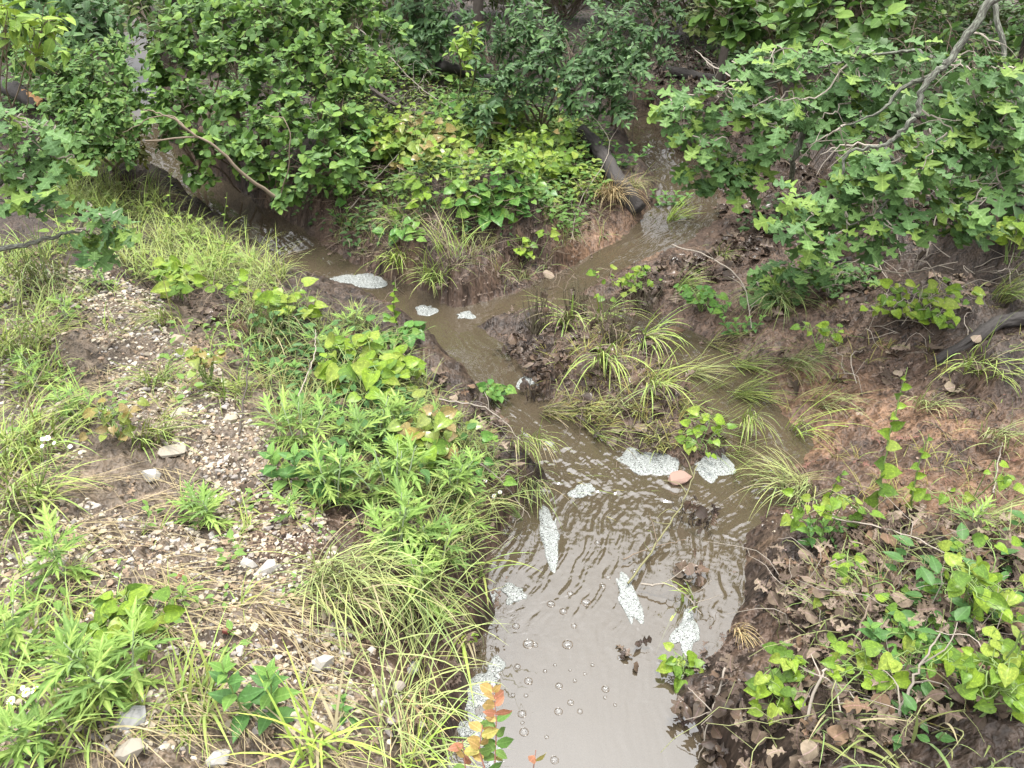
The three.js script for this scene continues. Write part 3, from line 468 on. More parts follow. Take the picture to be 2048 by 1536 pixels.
// --- the oak on the right: limbs with grey lichen, leaves in rosettes at twig ends
function oakTree(label, name, basePt, limbs, clusters, { leaf = .115, most = 300, bare = [] } = {}) {
  const t = thing(name, label, 'tree', basePt), nodes = [];
  for (const [pts, r0, r1] of limbs) { const w = pts.map(([px, py, d]) => atDist(px, py, d).sub(basePt)), cv = curve(w, w.length * 5, .006); nodes.push(...cv); part('limb', tube(cv, r0, r1, 8, .15), M.lichen, t); }
  const tw = newData(), items = [];
  for (const [px, py, d, n, sc = 1] of clusters) {
    const c = atDist(px, py, d).sub(basePt); let best = nodes[0]; for (const q of nodes) if (q.distanceTo(c) < best.distanceTo(c)) best = q;
    const cv = curve([best, best.clone().lerp(c, .5).add(V(R(-.06, .06), R(-.02, .08), R(-.06, .06))), c], 8, .008); tubeData(tw, cv, .0042, .0016, 4); nodes.push(...cv.slice(3));
    const ax = c.clone().sub(best).normalize().multiplyScalar(.6).add(V(0, -.15, .25));
    for (let k = 0; k < n; k++) { const a = k * 2.4 + R(-.4, .4), o = V(Math.cos(a), R(-.55, .35), Math.sin(a)).addScaledVector(ax, .55).normalize(); items.push({ m: basis(c.clone().add(V(R(-.035, .035), R(-.03, .03), R(-.035, .035))), o, jitter(V(0, .9, .3), .42), leaf * sc * R(.65, 1.15)) }); }
  }
  for (const pts of bare) { const w = pts.map(([px, py, d]) => atDist(px, py, d).sub(basePt)), cv = curve(w, w.length * 4, .008); tubeData(tw, cv, .006, .0018, 4); for (let k = 0; k < 5; k++) { const s = cv[Math.floor(R(2, cv.length - 1))], e = s.clone().add(V(R(-.14, .14), R(-.12, .08), R(-.08, .08))); tubeData(tw, curve([s, s.clone().lerp(e, .5).add(V(R(-.02, .02), R(-.02, .02), 0)), e], 4), .0025, .001, 3); } }
  part('twigs', geoOf(tw), M.paleTwig, t).userData.kind = 'stuff'; addLeaves(t, items, SP.oak, most); return t;
}
reseed(202);
const near = (list, d, n, sc) => [...list, ...list.map(([a, b, c]) => [a + R(-40, 40), b + R(-26, 26), c])].map(([px, py, dd = 0]) => [px + R(-8, 8), py + R(-8, 8), d + dd + R(-.12, .12), n + Math.floor(R(0, 3)), sc]);
const oakBase = V(3.3, .6, -4.6);
oakTree('large oak with lobed leaves and lichened grey limb leaning in from the right', 'oak_tree', oakBase, [
  [[[2300, 180, 4.7], [2150, 20, 4.3], [1987, 0, 3.85], [1943, 61, 3.8], [1895, 126, 3.75], [1868, 150, 3.72], [1840, 191, 3.7], [1837, 222, 3.68], [1816, 246, 3.66], [1793, 273, 3.65], [1765, 291, 3.62], [1693, 308, 3.6], [1685, 349, 3.6]], .019, .005],
  [[[1868, 150, 4.05], [1803, 178, 3.95], [1765, 219, 3.9], [1680, 256, 3.85]], .012, .003], [[[1895, 126, 4.1], [1837, 103, 4.2], [1789, 103, 4.3], [1700, 118, 4.4], [1600, 150, 4.4], [1500, 180, 4.4]], .009, .004], [[[1620, 200, 4.5], [1608, 267, 4.5], [1587, 318, 4.5], [1584, 362, 4.6]], .016, .014], [[[1987, 0, 4.3], [2010, 120, 4.2], [2020, 250, 4.1], [1985, 330, 4.1], [2010, 400, 4.1]], .012, .004], [[[1765, 291, 3.85], [1800, 340, 3.8], [1760, 420, 3.75], [1700, 450, 3.75]], .008, .004],
], [
  ...near([[1385, 180], [1350, 215], [1400, 230], [1365, 265], [1430, 200], [1440, 270], [1480, 130, .1], [1520, 110, .1], [1500, 170], [1540, 150], [1470, 220], [1510, 220], [1400, 300], [1440, 310], [1385, 330], [1480, 320], [1530, 290], [1560, 265], [1500, 355], [1460, 345], [1400, 360], [1530, 200], [1570, 210]], 4.15, 6, .95),
  ...near([[1600, 130], [1640, 115], [1680, 110], [1720, 120], [1620, 180], [1660, 170], [1700, 165], [1740, 150], [1650, 220], [1700, 215], [1620, 240], [1750, 200], [1690, 250], [1730, 260]], 4.35, 6, .95),
  ...near([[1700, 300, .05], [1740, 330], [1690, 370], [1720, 380], [1760, 360], [1660, 400], [1700, 420], [1740, 430], [1780, 400], [1620, 420], [1600, 450], [1640, 460], [1690, 475], [1740, 475], [1580, 410], [1790, 440], [1830, 290], [1860, 310], [1840, 340], [1800, 380], [1880, 280]], 3.8, 6, .95),
  ...near([[1970, 160], [2010, 150], [1990, 200], [2030, 210], [1960, 190], [1950, 240], [2000, 250], [2040, 260], [1980, 290], [2030, 300], [1935, 250]], 4.0, 6, 1),
  ...near([[1910, 390], [1940, 380], [1970, 385], [1930, 420], [1960, 440], [1900, 440], [1945, 460]], 3.9, 5, .9),
  [1875, 105, 3.95, 5, .8], [1855, 95, 3.95, 4, .8], [1810, 450, 3.75, 4, .9],
], { bare: [[[1700, 118, 4.4], [1640, 190, 4.2], [1560, 200, 4.1]], [[1680, 256, 3.85], [1620, 290, 3.9]], [[1765, 291, 3.85], [1690, 290, 3.8], [1640, 310, 3.8]], [[1837, 222, 3.95], [1880, 240, 3.9], [1930, 300, 3.9]], [[1943, 61, 4.2], [2000, 90, 4.1]], [[1895, 126, 4.1], [1960, 140, 4.0]], [[1500, 180, 4.4], [1440, 140, 4.5], [1390, 100, 4.6]], [[2010, 400, 4.1], [2000, 360, 4], [1980, 290, 4]], [[1760, 420, 3.75], [1800, 470, 3.7]]] });
oakTree('oak sprout with large dark lobed leaves rising from the mud below the oak', 'oak_sapling', onGround(1570, 600), [[[[1570, 598, 4.65], [1572, 570, 4.6], [1580, 545, 4.55]], .006, .004]], near([[1545, 545], [1580, 530], [1610, 545], [1560, 575], [1600, 580], [1530, 570], [1640, 560], [1625, 520]], 4.5, 5, .95), { leaf: .12 });
oakTree('small lobed-leaved oak shoot beside a pale twig right of the oak sprout', 'oak_sapling', onGround(1650, 610), [[[[1650, 612, 4.5], [1655, 590, 4.5], [1660, 560, 4.45]], .004, .003]], near([[1660, 550], [1672, 570], [1648, 595], [1720, 560]], 4.45, 4, .8), { leaf: .1 });
const nearTight = (list, d, n, sc) => [...list, ...list.filter((q, k) => k % 2)].map(([px, py]) => [px + R(-16, 16), py + R(-12, 12), d + R(-.12, .12), n + Math.floor(R(0, 2)), sc]);
oakTree('oak branch with big pale lobed leaves reaching in at the left edge', 'oak_branch', V(-3.2, .5, -3.4), [[[[-200, 480, 3.9], [-40, 400, 3.6], [20, 340, 3.5], [70, 300, 3.5], [100, 270, 3.5]], .014, .004], [[[-40, 400, 3.6], [40, 400, 3.5], [110, 390, 3.45]], .006, .003]], nearTight([[20, 270], [60, 260], [100, 265], [30, 310], [75, 310], [110, 320], [15, 350], [55, 355], [100, 350], [90, 385], [40, 390], [10, 400], [60, 410], [5, 230], [130, 330]], 3.5, 5, .9), { leaf: .1 });
oakTree('low oak branch with dark glossy lobed leaves over the grass on the left', 'oak_branch', V(-3.4, .5, -3.3), [[[[-200, 520, 3.9], [0, 500, 3.6], [80, 480, 3.5], [140, 465, 3.45], [180, 460, 3.4]], .012, .004]], nearTight([[165, 430], [200, 425], [225, 450], [180, 455], [210, 470], [165, 485], [200, 490], [235, 465], [190, 510]], 3.42, 4, .85), { leaf: .105 });

// --- greenbrier: wandering thin stems with heart leaves on short stalks
function vine(label, px, py, rx, ry, nStems, leavesPer, { sp = SP.green, leaf = .075, h = .15, wood = M.greenStem, name = 'greenbrier_vine', thick = .0024, face = .55 } = {}) {
  const base = onGround(px, py), t = thing(name, label, 'vine', base), st = newData(), items = [];
  for (let s = 0; s < nStems; s++) {
    const a = R(0, 6.283), q = Math.sqrt(rnd()), tgt = onGround(px + Math.cos(a) * rx * q, py + Math.sin(a) * ry * q), a2 = a + R(-1.2, 1.2), q2 = q * R(0, .5), src = onGround(px + Math.cos(a2) * rx * q2, py + Math.sin(a2) * ry * q2);
    const top = h * R(.35, 1.1), A = src.sub(base), E = tgt.sub(base).add(V(0, top, 0)), mid = A.clone().lerp(E, R(.35, .65)).add(V(R(-.04, .04), top * R(.3, .9), R(-.04, .04)));
    const cv = curve([A, mid, E, E.clone().add(V(R(-.08, .08), R(-.05, .06), R(-.04, .08)))], 14, .004); tubeData(st, cv, thick, thick * .45, 4);
    for (let k = 0; k < leavesPer; k++) {
      const f = R(.25, 1), ii = Math.min(13, Math.floor(f * 14)), p = cv[ii].clone(), az = R(0, 6.28), len = leaf * R(.5, 1.15) * (1.15 - .4 * f), out = V(Math.cos(az), R(-.5, .25), Math.sin(az) + .2).normalize(), tip = p.clone().addScaledVector(out, .02 + .012 * rnd()); tip.y += .006;
      tubeData(st, [p, tip], .0013, .001, 3); items.push({ m: basis(tip, out, jitter(V(0, .85, face), .42), len) });
    }
  }
  part('stem', geoOf(st), wood, t); addLeaves(t, items, sp, 300); return t;
}
reseed(303);
vine('bright greenbrier patch on the left bank, big leaves beside the narrow riffle', 745, 775, 100, 60, 26, 5, { leaf: .074, h: .12 });
vine('greenbrier with wide yellow-green leaves at the tip of the left bank by the pool', 780, 690, 70, 24, 10, 4, { leaf: .065, h: .08, sp: SP.deep });
vine('greenbrier shoots with olive to rusty leaves low in the mugwort bed', 870, 910, 60, 45, 12, 4, { leaf: .07, h: .15, sp: SP.rust });
vine('greenbrier sprig of clean green leaves right of the rusty ones on the left bank', 850, 930, 40, 30, 6, 4, { leaf: .075, h: .14 });
vine('greenbrier with large pale leaves on the undercut clod of the left bank', 575, 635, 50, 26, 10, 4, { leaf: .07, h: .10 });
vine('pale greenbrier leaves on the left end of the undercut clod', 365, 600, 45, 26, 8, 5, { leaf: .08, h: .16 });
vine('greenbrier above the little cascade, in tall grass', 470, 600, 55, 20, 6, 4, { leaf: .055, h: .09 });
vine('rust-tipped upright greenbrier sprout in the gravel near the clod', 418, 770, 18, 14, 8, 4, { leaf: .045, h: .12, sp: SP.rust });
vine('red-topped upright greenbrier sprout in the gravel above the flat slab', 246, 880, 20, 12, 8, 4, { leaf: .045, h: .13, sp: SP.rust });
vine('glossy lime greenbrier low among gravel beside the large mugwort', 275, 1265, 62, 35, 12, 4, { leaf: .055, h: .1 });
vine('single large greenbrier leaves over the right-hand end of the left bank', 960, 960, 50, 40, 6, 3, { leaf: .06, h: .12, sp: SP.deep });
// island
vine('yellowed greenbrier crowning the island between the two channels', 860, 330, 110, 45, 44, 5, { leaf: 0.072, h: .2, sp: SP.rust });
vine('loose greenbrier filling the crest of the island between the yellowed and the bright patches', 960, 330, 170, 60, 40, 5, { leaf: .066, h: .16 });
vine('greenbrier hung over the left shoulder of the island under the round-leaved thicket', 700, 330, 80, 60, 24, 5, { leaf: .066, h: .2, sp: SP.deep });
vine('bright yellow-green greenbrier on the left slope of the island', 790, 330, 80, 45, 34, 5, { leaf: 0.072, h: .2 });
vine('bright greenbrier on the right slope of the island near the log', 1090, 350, 95, 50, 48, 5, { leaf: 0.068, h: .2 });
vine('deep green greenbrier hanging down the front of the island', 1000, 420, 100, 40, 37, 4, { leaf: 0.070, h: .12, sp: SP.deep });
vine('row of large round greenbrier leaves low on the island front', 960, 445, 60, 20, 8, 4, { leaf: .09, h: .1, sp: SP.deep });
vine('leafy greenbrier on the back of the island before the fallen branches', 960, 250, 130, 35, 41, 4, { leaf: 0.064, h: .18, sp: SP.deep });
vine('yellow-green greenbrier creeping down the middle of the island front', 860, 410, 120, 45, 26, 4, { leaf: .062, h: .12 });
vine('bright greenbrier sprays standing on top of the island', 930, 300, 150, 40, 28, 5, { leaf: .062, h: .26 });
vine('greenbrier at the left foot of the island over bare mud', 690, 400, 50, 40, 12, 4, { leaf: .07, h: .16, sp: SP.deep });
vine('scattered greenbrier leaves on the island foot beside the water', 1060, 515, 50, 25, 8, 4, { leaf: .055, h: .1 });
vine('greenbrier near the tall grass at the island foot', 810, 480, 50, 25, 7, 4, { leaf: .07, h: .1, sp: SP.deep });
// bar and right bank
vine('greenbrier twined in muddy twigs on the bar, behind the broad sedges', 1260, 590, 80, 40, 14, 4, { leaf: .05, h: .16, wood: M.twig });
vine('greenbrier beside the oval oak sprout at the edge of the flooded grass', 1400, 620, 60, 40, 12, 4, { leaf: .055, h: .1, sp: SP.deep });
vine('little greenbrier cluster on the debris in the riffle', 990, 795, 30, 16, 6, 5, { leaf: .055, h: .08, sp: SP.deep });
vine('sprawling greenbrier among pale bare twigs on the right bank', 1830, 640, 110, 45, 24, 4, { leaf: .06, h: .14, wood: M.paleTwig });
vine('greenbrier on bare mud between the drooping tuft and the twiggy tangle', 1640, 690, 40, 25, 7, 3, { leaf: .05, h: .1 });
vine('greenbrier climbing at the right edge under the oak', 2020, 520, 40, 40, 8, 4, { leaf: .075, h: .22 });
vine('pale greenbrier over the stream near the foam raft', 1400, 900, 40, 25, 6, 4, { leaf: .05, h: .12 });
vine('greenbrier leaves by the pool edge near the drooping leaf pile', 1370, 1340, 30, 16, 5, 4, { leaf: .045, h: .06 });
vine('greenbrier at the upper edge of the big leaf pile, left of the tall shoot', 1650, 1060, 80, 25, 7, 4, { leaf: 0.047, h: .14 });
vine('large-leaved greenbrier behind the leaf pile right of the tall shoot', 1900, 1020, 110, 30, 4, 4, { leaf: 0.048, h: .18 });
vine('sparse greenbrier sprigs across the middle of the leaf pile', 1690, 1190, 150, 80, 9, 3, { leaf: 0.037, h: .1 });
vine('thick greenbrier with broad lime leaves at the right end of the leaf pile', 1920, 1230, 110, 75, 13, 5, { leaf: 0.046, h: .17 });
vine('broad lime greenbrier at the bottom right corner', 1960, 1400, 90, 90, 14, 5, { leaf: 0.048, h: .18 });
vine('tangled greenbrier stems and leaves across the lower leaf pile', 1750, 1380, 130, 90, 10, 4, { leaf: 0.047, h: .15 });
vine('greenbrier at the lower pool edge of the leaf pile', 1560, 1400, 60, 60, 8, 4, { leaf: 0.043, h: .12 });
vine('shaded deep-green greenbrier under the broad lime leaves', 1850, 1340, 140, 90, 6, 5, { leaf: 0.049, h: .08, sp: SP.deep });
// upright shoots
function shoot(label, px, py, tipx, tipy, n, leaf, sp = SP.green) {
  const base = onGround(px, py), d = base.distanceTo(camera.position), tip = atDist(tipx, tipy, d * .93), t = thing('greenbrier_shoot', label, 'vine', base), e = tip.sub(base), cv = curve([V(0, 0, 0), e.clone().multiplyScalar(.5).add(V(-.012, 0, 0)), e], 16, .003), o = newData(), items = [];
  tubeData(o, cv, .0042, .0014, 5); for (let k = 0; k < n; k++) { const f = .15 + .85 * k / (n - 1), ii = Math.floor(f * 15.9), s = k % 2 ? 1 : -1, out = V(s * R(.5, 1), R(0, .6), R(0, .8)), p = cv[ii]; items.push({ m: basis(p, out, jitter(V(0, .7, .8), .4), leaf * (1.2 - .8 * f) * R(.75, 1.15)) }); }
  part('stem', geoOf(o), M.greenStem, t); addLeaves(t, items, sp); return t;
}
shoot('tall upright greenbrier shoot rising above the orange mud on the right', 1752, 1030, 1815, 735, 13, .062);
shoot('shorter greenbrier shoot right of the tall upright one', 1820, 1030, 1858, 868, 8, .05);
shoot('small greenbrier shoot left of the tall upright one by the pool corner', 1650, 1030, 1690, 940, 6, .045);
shoot('pale greenbrier shoot with yellow leaves on the back of the island', 1125, 330, 1115, 140, 8, .05, SP.rust);
shoot('thin greenbrier shoot with few leaves above the pool left of the cascade foam', 795, 650, 790, 560, 7, .045);
shoot('thin yellow shoot standing in the grass above the upper stream', 345, 480, 343, 345, 7, .035, SP.yellow);
shoot('thin yellow shoot leaning over the grass nearer the cascade', 452, 520, 454, 385, 7, .035, SP.yellow);

// --- mugwort: pale stems with deeply cut leaves
function mugwort(label, px, py, h, n, stems, leaf, spread = .12) {
  const base = onGround(px, py), t = thing('mugwort_plant', label, 'plant', base), items = [];
  for (let s = 0; s < stems; s++) {
    const a = R(0, 6.28), e = V(Math.cos(a) * spread * R(.2, 1), h * R(.7, 1.05), Math.sin(a) * spread * R(.2, 1)), b0 = V(e.x * .3, -.02, e.z * .3), cv = curve([b0, b0.clone().lerp(e, .5).add(V(0, .02, 0)), e], 10, .002);
    part('stem', tube(cv, .0032, .0014, 5), M.paleStem, t);
    for (let k = 0; k < n; k++) { const f = .25 + .75 * k / (n - 1), ii = Math.min(9, Math.floor(f * 10)), az = k * 2.4 + R(-.3, .3), o = V(Math.cos(az), .15 + f * f * 1.1 + R(-.2, .2), Math.sin(az)); items.push({ m: basis(cv[ii], o, V(-Math.cos(az) * .3, 1, -Math.sin(az) * .3), leaf * (f > .9 ? .6 : 1) * R(.75, 1.15)) }); }
  }
  addLeaves(t, items, SP.mug); return t;
}
reseed(404);
mugwort('large pale-green mugwort with long cut leaves near the bottom left corner', 250, 1390, .24, 11, 5, .115, .12);
mugwort('mugwort with narrow pointed leaves on the gravel near the left edge, upper of two', 128, 1150, .17, 10, 2, .105, .03);
mugwort('mugwort cut off by the lower left corner', 60, 1500, .14, 9, 3, .1, .1);
mugwort('mugwort at the left edge below the white flowers', 20, 1330, .16, 9, 3, .1, .08);
mugwort('mugwort alone on the middle gravel below the flat slab', 425, 1050, .14, 10, 3, .09, .06);
mugwort('mugwort at the foot of the leafy bed where the slope is bare', 665, 1010, .2, 10, 4, .1, .08);
mugwort('bright mugwort over the big arching grass tuft', 790, 1100, .2, 10, 4, .11, .1);
mugwort('mugwort leaning over the pool edge above the grass tuft', 850, 1240, .24, 11, 2, .1, .05);
mugwort('mugwort in the thick of the leafy bed left of the rusty greenbrier', 740, 900, .18, 10, 6, .1, .14);
mugwort('mugwort with bright tips above the riffle side of the leafy bed', 815, 885, .18, 10, 3, .1, .06);
mugwort('mugwort on the uphill edge of the leafy bed', 600, 900, .18, 10, 5, .09, .12);
mugwort('mugwort by the undercut clod, pale and upright', 495, 735, .14, 9, 1, .09, .02);
mugwort('mugwort right of the undercut clod beside greenbrier', 660, 720, .14, 9, 3, .09, .07);
mugwort('mugwort low in the leafy bed above the bare slope', 790, 1010, .2, 10, 5, .105, .13);
mugwort('mugwort on the far gravel edge below the oak branch', 205, 570, .16, 9, 2, .09, .05);
mugwort('pale thin mugwort on the upper gravel', 130, 640, .12, 8, 2, .07, .05);
mugwort('mugwort in the grass at the left edge of the middle gravel', 90, 770, .15, 9, 3, .08, .1);
mugwort('spindly mugwort in the grass left of the red-topped sprout', 170, 830, .13, 9, 4, .075, .12);
mugwort('mugwort above the single dark leaf on the bare slope', 590, 1035, .08, 7, 2, .07, .05);
mugwort('small mugwort between greenbriers at the bank tip', 700, 655, .1, 8, 2, .07, .06);
mugwort('mugwort at the edge of the bed above the flower stem', 880, 890, .13, 9, 3, .085, .07);
mugwort('mugwort over the bank edge left of the white flower cluster', 900, 985, .16, 9, 4, .095, .09);
mugwort('mugwort between the bright one and the pool edge', 865, 1130, .17, 9, 3, .1, .07);
mugwort('mugwort low on the bank edge under the white flower cluster', 935, 1060, .12, 8, 3, .085, .07);
mugwort('small broad mugwort at the back of the leaf pile', 1940, 1075, .12, 9, 2, .075, .05);
// plants with plain pointed leaves
function leafyHerb(label, px, py, h, stems, n, leaf, spread, sp = SP.broad, name = 'leafy_herb') {
  const base = onGround(px, py), t = thing(name, label, 'plant', base), items = [];
  for (let s = 0; s < stems; s++) {
    const ox = (s - (stems - 1) / 2) * spread, e = V(ox + R(-.01, .01), h * R(.85, 1.1), R(-.02, .02)), cv = curve([V(ox * .3, -.02, 0), V(ox * .8, h * .5, 0), e], 10, .002); part('stem', tube(cv, .003, .0014, 5), M.greenStem, t);
    for (let k = 0; k < n; k++) for (const sg of [0, Math.PI]) { const f = .15 + .85 * k / (n - 1), az = k * 1.57 + sg + R(-.2, .2); items.push({ m: basis(cv[Math.floor(f * 9.9)], V(Math.cos(az), .1 + f * .8, Math.sin(az)), V(0, 1, .3), leaf * (1.15 - .65 * f) * R(.85, 1.1)), t: f > .85 ? 2 : undefined }); }
  }
  addLeaves(t, items, sp); return t;
}
leafyHerb('broad-leaved dark herb with two leafy stems on the gravel near the bottom', 520, 1440, .2, 2, 7, .075, .11);
leafyHerb('compact dark-green herb in the leafy bed with layered pointed leaves', 640, 840, .13, 3, 6, .06, .07);
leafyHerb('dark-green leafy herb behind the compact one near the clod', 585, 770, .12, 2, 6, .055, .06);
leafyHerb('small leafy herb growing through the back of the leaf pile', 1640, 1085, .1, 3, 5, .055, .06);
leafyHerb('leafy herb under the oak leaves on the mud', 1720, 560, .1, 3, 5, .07, .08);
leafyHerb('low trailing herb in the shallow water beyond the log tip', 1340, 410, .1, 4, 5, .07, .09);
leafyHerb('small leafy herb in the dark channel left of the sunlit water', 1230, 330, .16, 5, 6, .075, .12);
leafyHerb('leafy herb in the shade at the head of the right-hand channel', 1310, 200, .2, 5, 6, .08, .14);
leafyHerb('leafy herb under the left edge of the oak beside the channel', 1400, 270, .16, 5, 6, .075, .12);
leafyHerb('leafy herb on the far side of the channel above the log', 1180, 265, .18, 5, 6, .075, .12);
leafyHerb('cut-leaved herb on the mud slope at the left foot of the island', 710, 450, .12, 4, 5, .06, .1);
leafyHerb('leafy herb at the bottom left beside the herb with two stems', 690, 1440, .08, 1, 5, .035, .03);
leafyHerb('low herb on wet mud in front of the drooping tuft', 1480, 665, .09, 4, 5, .05, .07);
leafyHerb('long-leaved herb in the lower leafy bed with yellow old leaves', 620, 980, .16, 4, 6, .09, .08);
leafyHerb('leafy herb in the middle of the leaf pile', 1830, 1300, .1, 4, 5, .065, .09);
// red and yellow sprout close to the camera
{
  const base = V(-.1, groundAt(-.1, -.97), -.97), t = thing('elm_sprout', 'slender sprout with red, orange and yellow leaves in front of the pool', 'plant', base), items = [], o = newData();
  for (const [pts, n] of [[[[985, 1700, 1.5], [990, 1520, 1.46], [992, 1440, 1.45], [985, 1370, 1.45]], 19], [[[960, 1720, 1.5], [935, 1560, 1.46], [925, 1480, 1.45]], 9], [[[1060, 1720, 1.48], [1062, 1580, 1.45], [1072, 1500, 1.44]], 7], [[[1000, 1640, 1.47], [960, 1500, 1.44], [965, 1450, 1.44]], 10]]) {
    const cv = curve([V(R(-.02, .02), 0, R(-.02, .02)), ...pts.map(([x, y, d]) => atDist(x, y, d).sub(base))], 20, .001); tubeData(o, cv, .0018, .0008, 4);
    for (let k = 0; k < n; k++) { const f = .5 + .5 * k / (n - 1), p = cv[Math.min(19, Math.floor(f * 20))], s = k % 2 ? 1 : -1; items.push({ m: basis(p, V(s * R(.2, 1), R(-.5, .8), R(-.8, .6)), jitter(V(0, .8, .6), .7), R(.02, .036)), t: f > .8 ? pick([0, 1, 2, 1, 4, 0]) : pick([3, 5, 4, 1, 3]) }); }
  }
  part('stem', geoOf(o), M.redStem, t); addLeaves(t, items, SP.sprout);
}
// fleabane: white many-rayed flowers with yellow discs
const petalMat = new THREE.MeshStandardMaterial({ color: new THREE.Color().setRGB(.78, .78, .76), roughness: .8, side: THREE.DoubleSide }), discMat = new THREE.MeshStandardMaterial({ color: new THREE.Color().setRGB(.62, .45, .04), roughness: .9 });
const rayGeo = (() => { const gs = []; for (let k = 0; k < 26; k++) { const g = new THREE.PlaneGeometry(.16, .62, 1, 2); g.translate(0, .62, 0); g.rotateX(.12 * Math.sin(k * 3)); g.rotateZ(k / 26 * 6.2832); gs.push(g); } return mergeGeometries(gs); })(), discGeo = (() => { const g = new THREE.SphereGeometry(.36, 10, 5, 0, 6.2832, 0, 1.5708); g.scale(1, .5, 1); g.rotateX(Math.PI / 2); return g; })();
function fleabane(label, px, py, heads, dist) {
  const base = onGround(px, py), t = thing('fleabane', label, 'flower', base), o = newData();
  for (const [hx, hy, s] of heads) { const p = atDist(hx, hy, base.distanceTo(camera.position) - (dist || .08)).sub(base); tubeData(o, curve([V(0, 0, 0), p.clone().multiplyScalar(.5).add(V(R(-.02, .02), .01, 0)), p], 8), .0016, .0009, 4); const f = new THREE.Group(); f.name = 'flower'; f.position.copy(p); f.scale.setScalar(s); f.lookAt(p.clone().add(V(R(-.4, .4), 1, R(.2, .9)))); f.rotation.set(-Math.PI / 2 + R(.2, .7), R(-.4, .4), 0); t.add(f); part('petals', rayGeo, petalMat, f); part('disc', discGeo, discMat, f); }
  part('stem', geoOf(o), M.greenStem, t);
}
fleabane('fleabane with a cluster of white flowers leaning over the pool', 1045, 1040, [[963, 972, .010], [970, 962, .009], [958, 982, .009], [975, 984, .009], [968, 992, .010], [988, 992, .010], [1000, 984, .008], [964, 1000, .008]], .12);
fleabane('fleabane with white yellow-eyed flowers at the lower left edge', 40, 1440, [[22, 1402, .011], [52, 1385, .011], [72, 1382, .012], [45, 1376, .006]]);
fleabane('tall thin fleabane with small white heads in the grass on the left', 70, 1000, [[85, 878, .007], [95, 876, .009], [140, 893, .007], [108, 886, .006], [160, 905, .006], [84, 892, .007]]);

// ================================================================ GRASS
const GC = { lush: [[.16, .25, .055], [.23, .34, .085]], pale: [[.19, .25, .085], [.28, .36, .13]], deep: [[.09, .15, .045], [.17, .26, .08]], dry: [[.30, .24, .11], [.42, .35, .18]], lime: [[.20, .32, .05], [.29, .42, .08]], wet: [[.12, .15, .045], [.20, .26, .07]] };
const GN = { grass: 'grass_tuft' };
function tuft(label, px, py, n, L, w, kind, { az = null, spread = 3.14, lean = .35, bend = 1.3, rad = .04, single = false, lift = 0 } = {}) {
  const base = onGround(px, py, lift), t = thing('grass_tuft', label, 'grass', base), o = newData(), [c0, c1] = GC[kind];
  for (let k = 0; k < n; k++) {
    const d = single ? newData() : o, a = az === null ? R(0, 6.283) : az + R(-spread, spread), r = rad * Math.sqrt(rnd()), ra = R(0, 6.283), b = R(.75, 1.2), y = R(0, .12), dead = rnd() < .14, tint = c => dead ? [.27 * b, .23 * b, .13 * b] : [c[0] * b + y * .5, c[1] * b, c[2] * b];
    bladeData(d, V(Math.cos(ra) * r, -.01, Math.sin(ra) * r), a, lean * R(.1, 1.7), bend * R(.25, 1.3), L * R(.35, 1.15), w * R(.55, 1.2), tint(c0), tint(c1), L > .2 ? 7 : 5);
    if (single) part('blade', geoOf(d), M.blades, t);
  }
  if (!single) part('blades', geoOf(o), M.blades, t).userData.kind = 'stuff'; return t;
}
reseed(505);
const DOWN = Math.PI / 2;      // towards the viewer; 0 is to the right
tuft('broad-bladed sedge drooping left over the bar, beside the dark leaf debris', 1135, 655, 46, 0.320, .0095, 'lush', { az: 2.0, spread: 1.2, bend: 1.9, single: true, lift: .03 });
tuft('broad-bladed sedge behind the drooping one in the middle of the bar', 1200, 640, 40, .34, .008, 'lush', { az: 1.4, spread: 1.6, bend: 1.7, single: true });
tuft('largest broad sedge of the bar, arching right over bare mud', 1285, 690, 48, 0.321, .0095, 'lush', { az: 1.0, spread: 1.4, bend: 2.0, single: true, lift: .03 });
tuft('broad sedge hanging down in the middle of the bar front', 1205, 735, 44, .38, .009, 'lush', { az: 1.5, spread: .9, bend: 1.9, single: true, lift: .03 });
tuft('sedge at the lower right of the bar with its tips on the mud', 1305, 775, 44, .30, .0075, 'lush', { az: .9, spread: 1.2, bend: 1.9, single: true });
tuft('sedge at the foot of the bar near the shallow brown water', 1240, 815, 36, .22, .005, 'pale', { az: 1.5, spread: 1.5, bend: 1.5 });
tuft('sparse broad blades on the left pool edge trailing in the water', 945, 1150, 16, .26, .009, 'lush', { az: 1.0, spread: 1.1, bend: 1.6, single: true });
tuft('broad blades hanging from the root clod above the lower pool', 935, 1285, 18, .28, .0105, 'lime', { az: 1.8, spread: .6, bend: 2.1, single: true, lift: .04 });
tuft('few blades standing in the foam on the right of the pool', 1385, 1200, 9, .2, .009, 'lime', { az: 2.5, spread: .5, bend: .8, lean: .7, single: true });
tuft('thick round tuft of fine drooping grass on mud below the oak sprout', 1545, 615, 150, .34, .0042, 'deep', { az: 1.7, spread: 1.7, bend: 2.2, rad: .07, lean: .5, lift: .05 });
tuft('long hair-like tuft hanging off the left bank into the pool, upper', 1050, 900, 64, 0.231, .004, 'lush', { az: 1.1, spread: .5, bend: 1.9, rad: .06, lift: .04 });
tuft('long hair-like tuft hanging off the left bank into the pool, lower', 1060, 985, 59, 0.231, .004, 'deep', { az: 1.4, spread: .5, bend: 1.9, rad: .06, lift: .04 });
tuft('big tuft of pale grass arching across the bare slope above the lower pool', 690, 1190, 225, 0.285, .0045, 'pale', { az: .6, spread: .9, bend: 2.0, rad: .11, lift: .05 });
tuft('left half of the pale arching grass, spilling uphill over gravel', 660, 1150, 77, 0.240, .004, 'pale', { az: 2.2, spread: .9, bend: 1.7, rad: .08 });
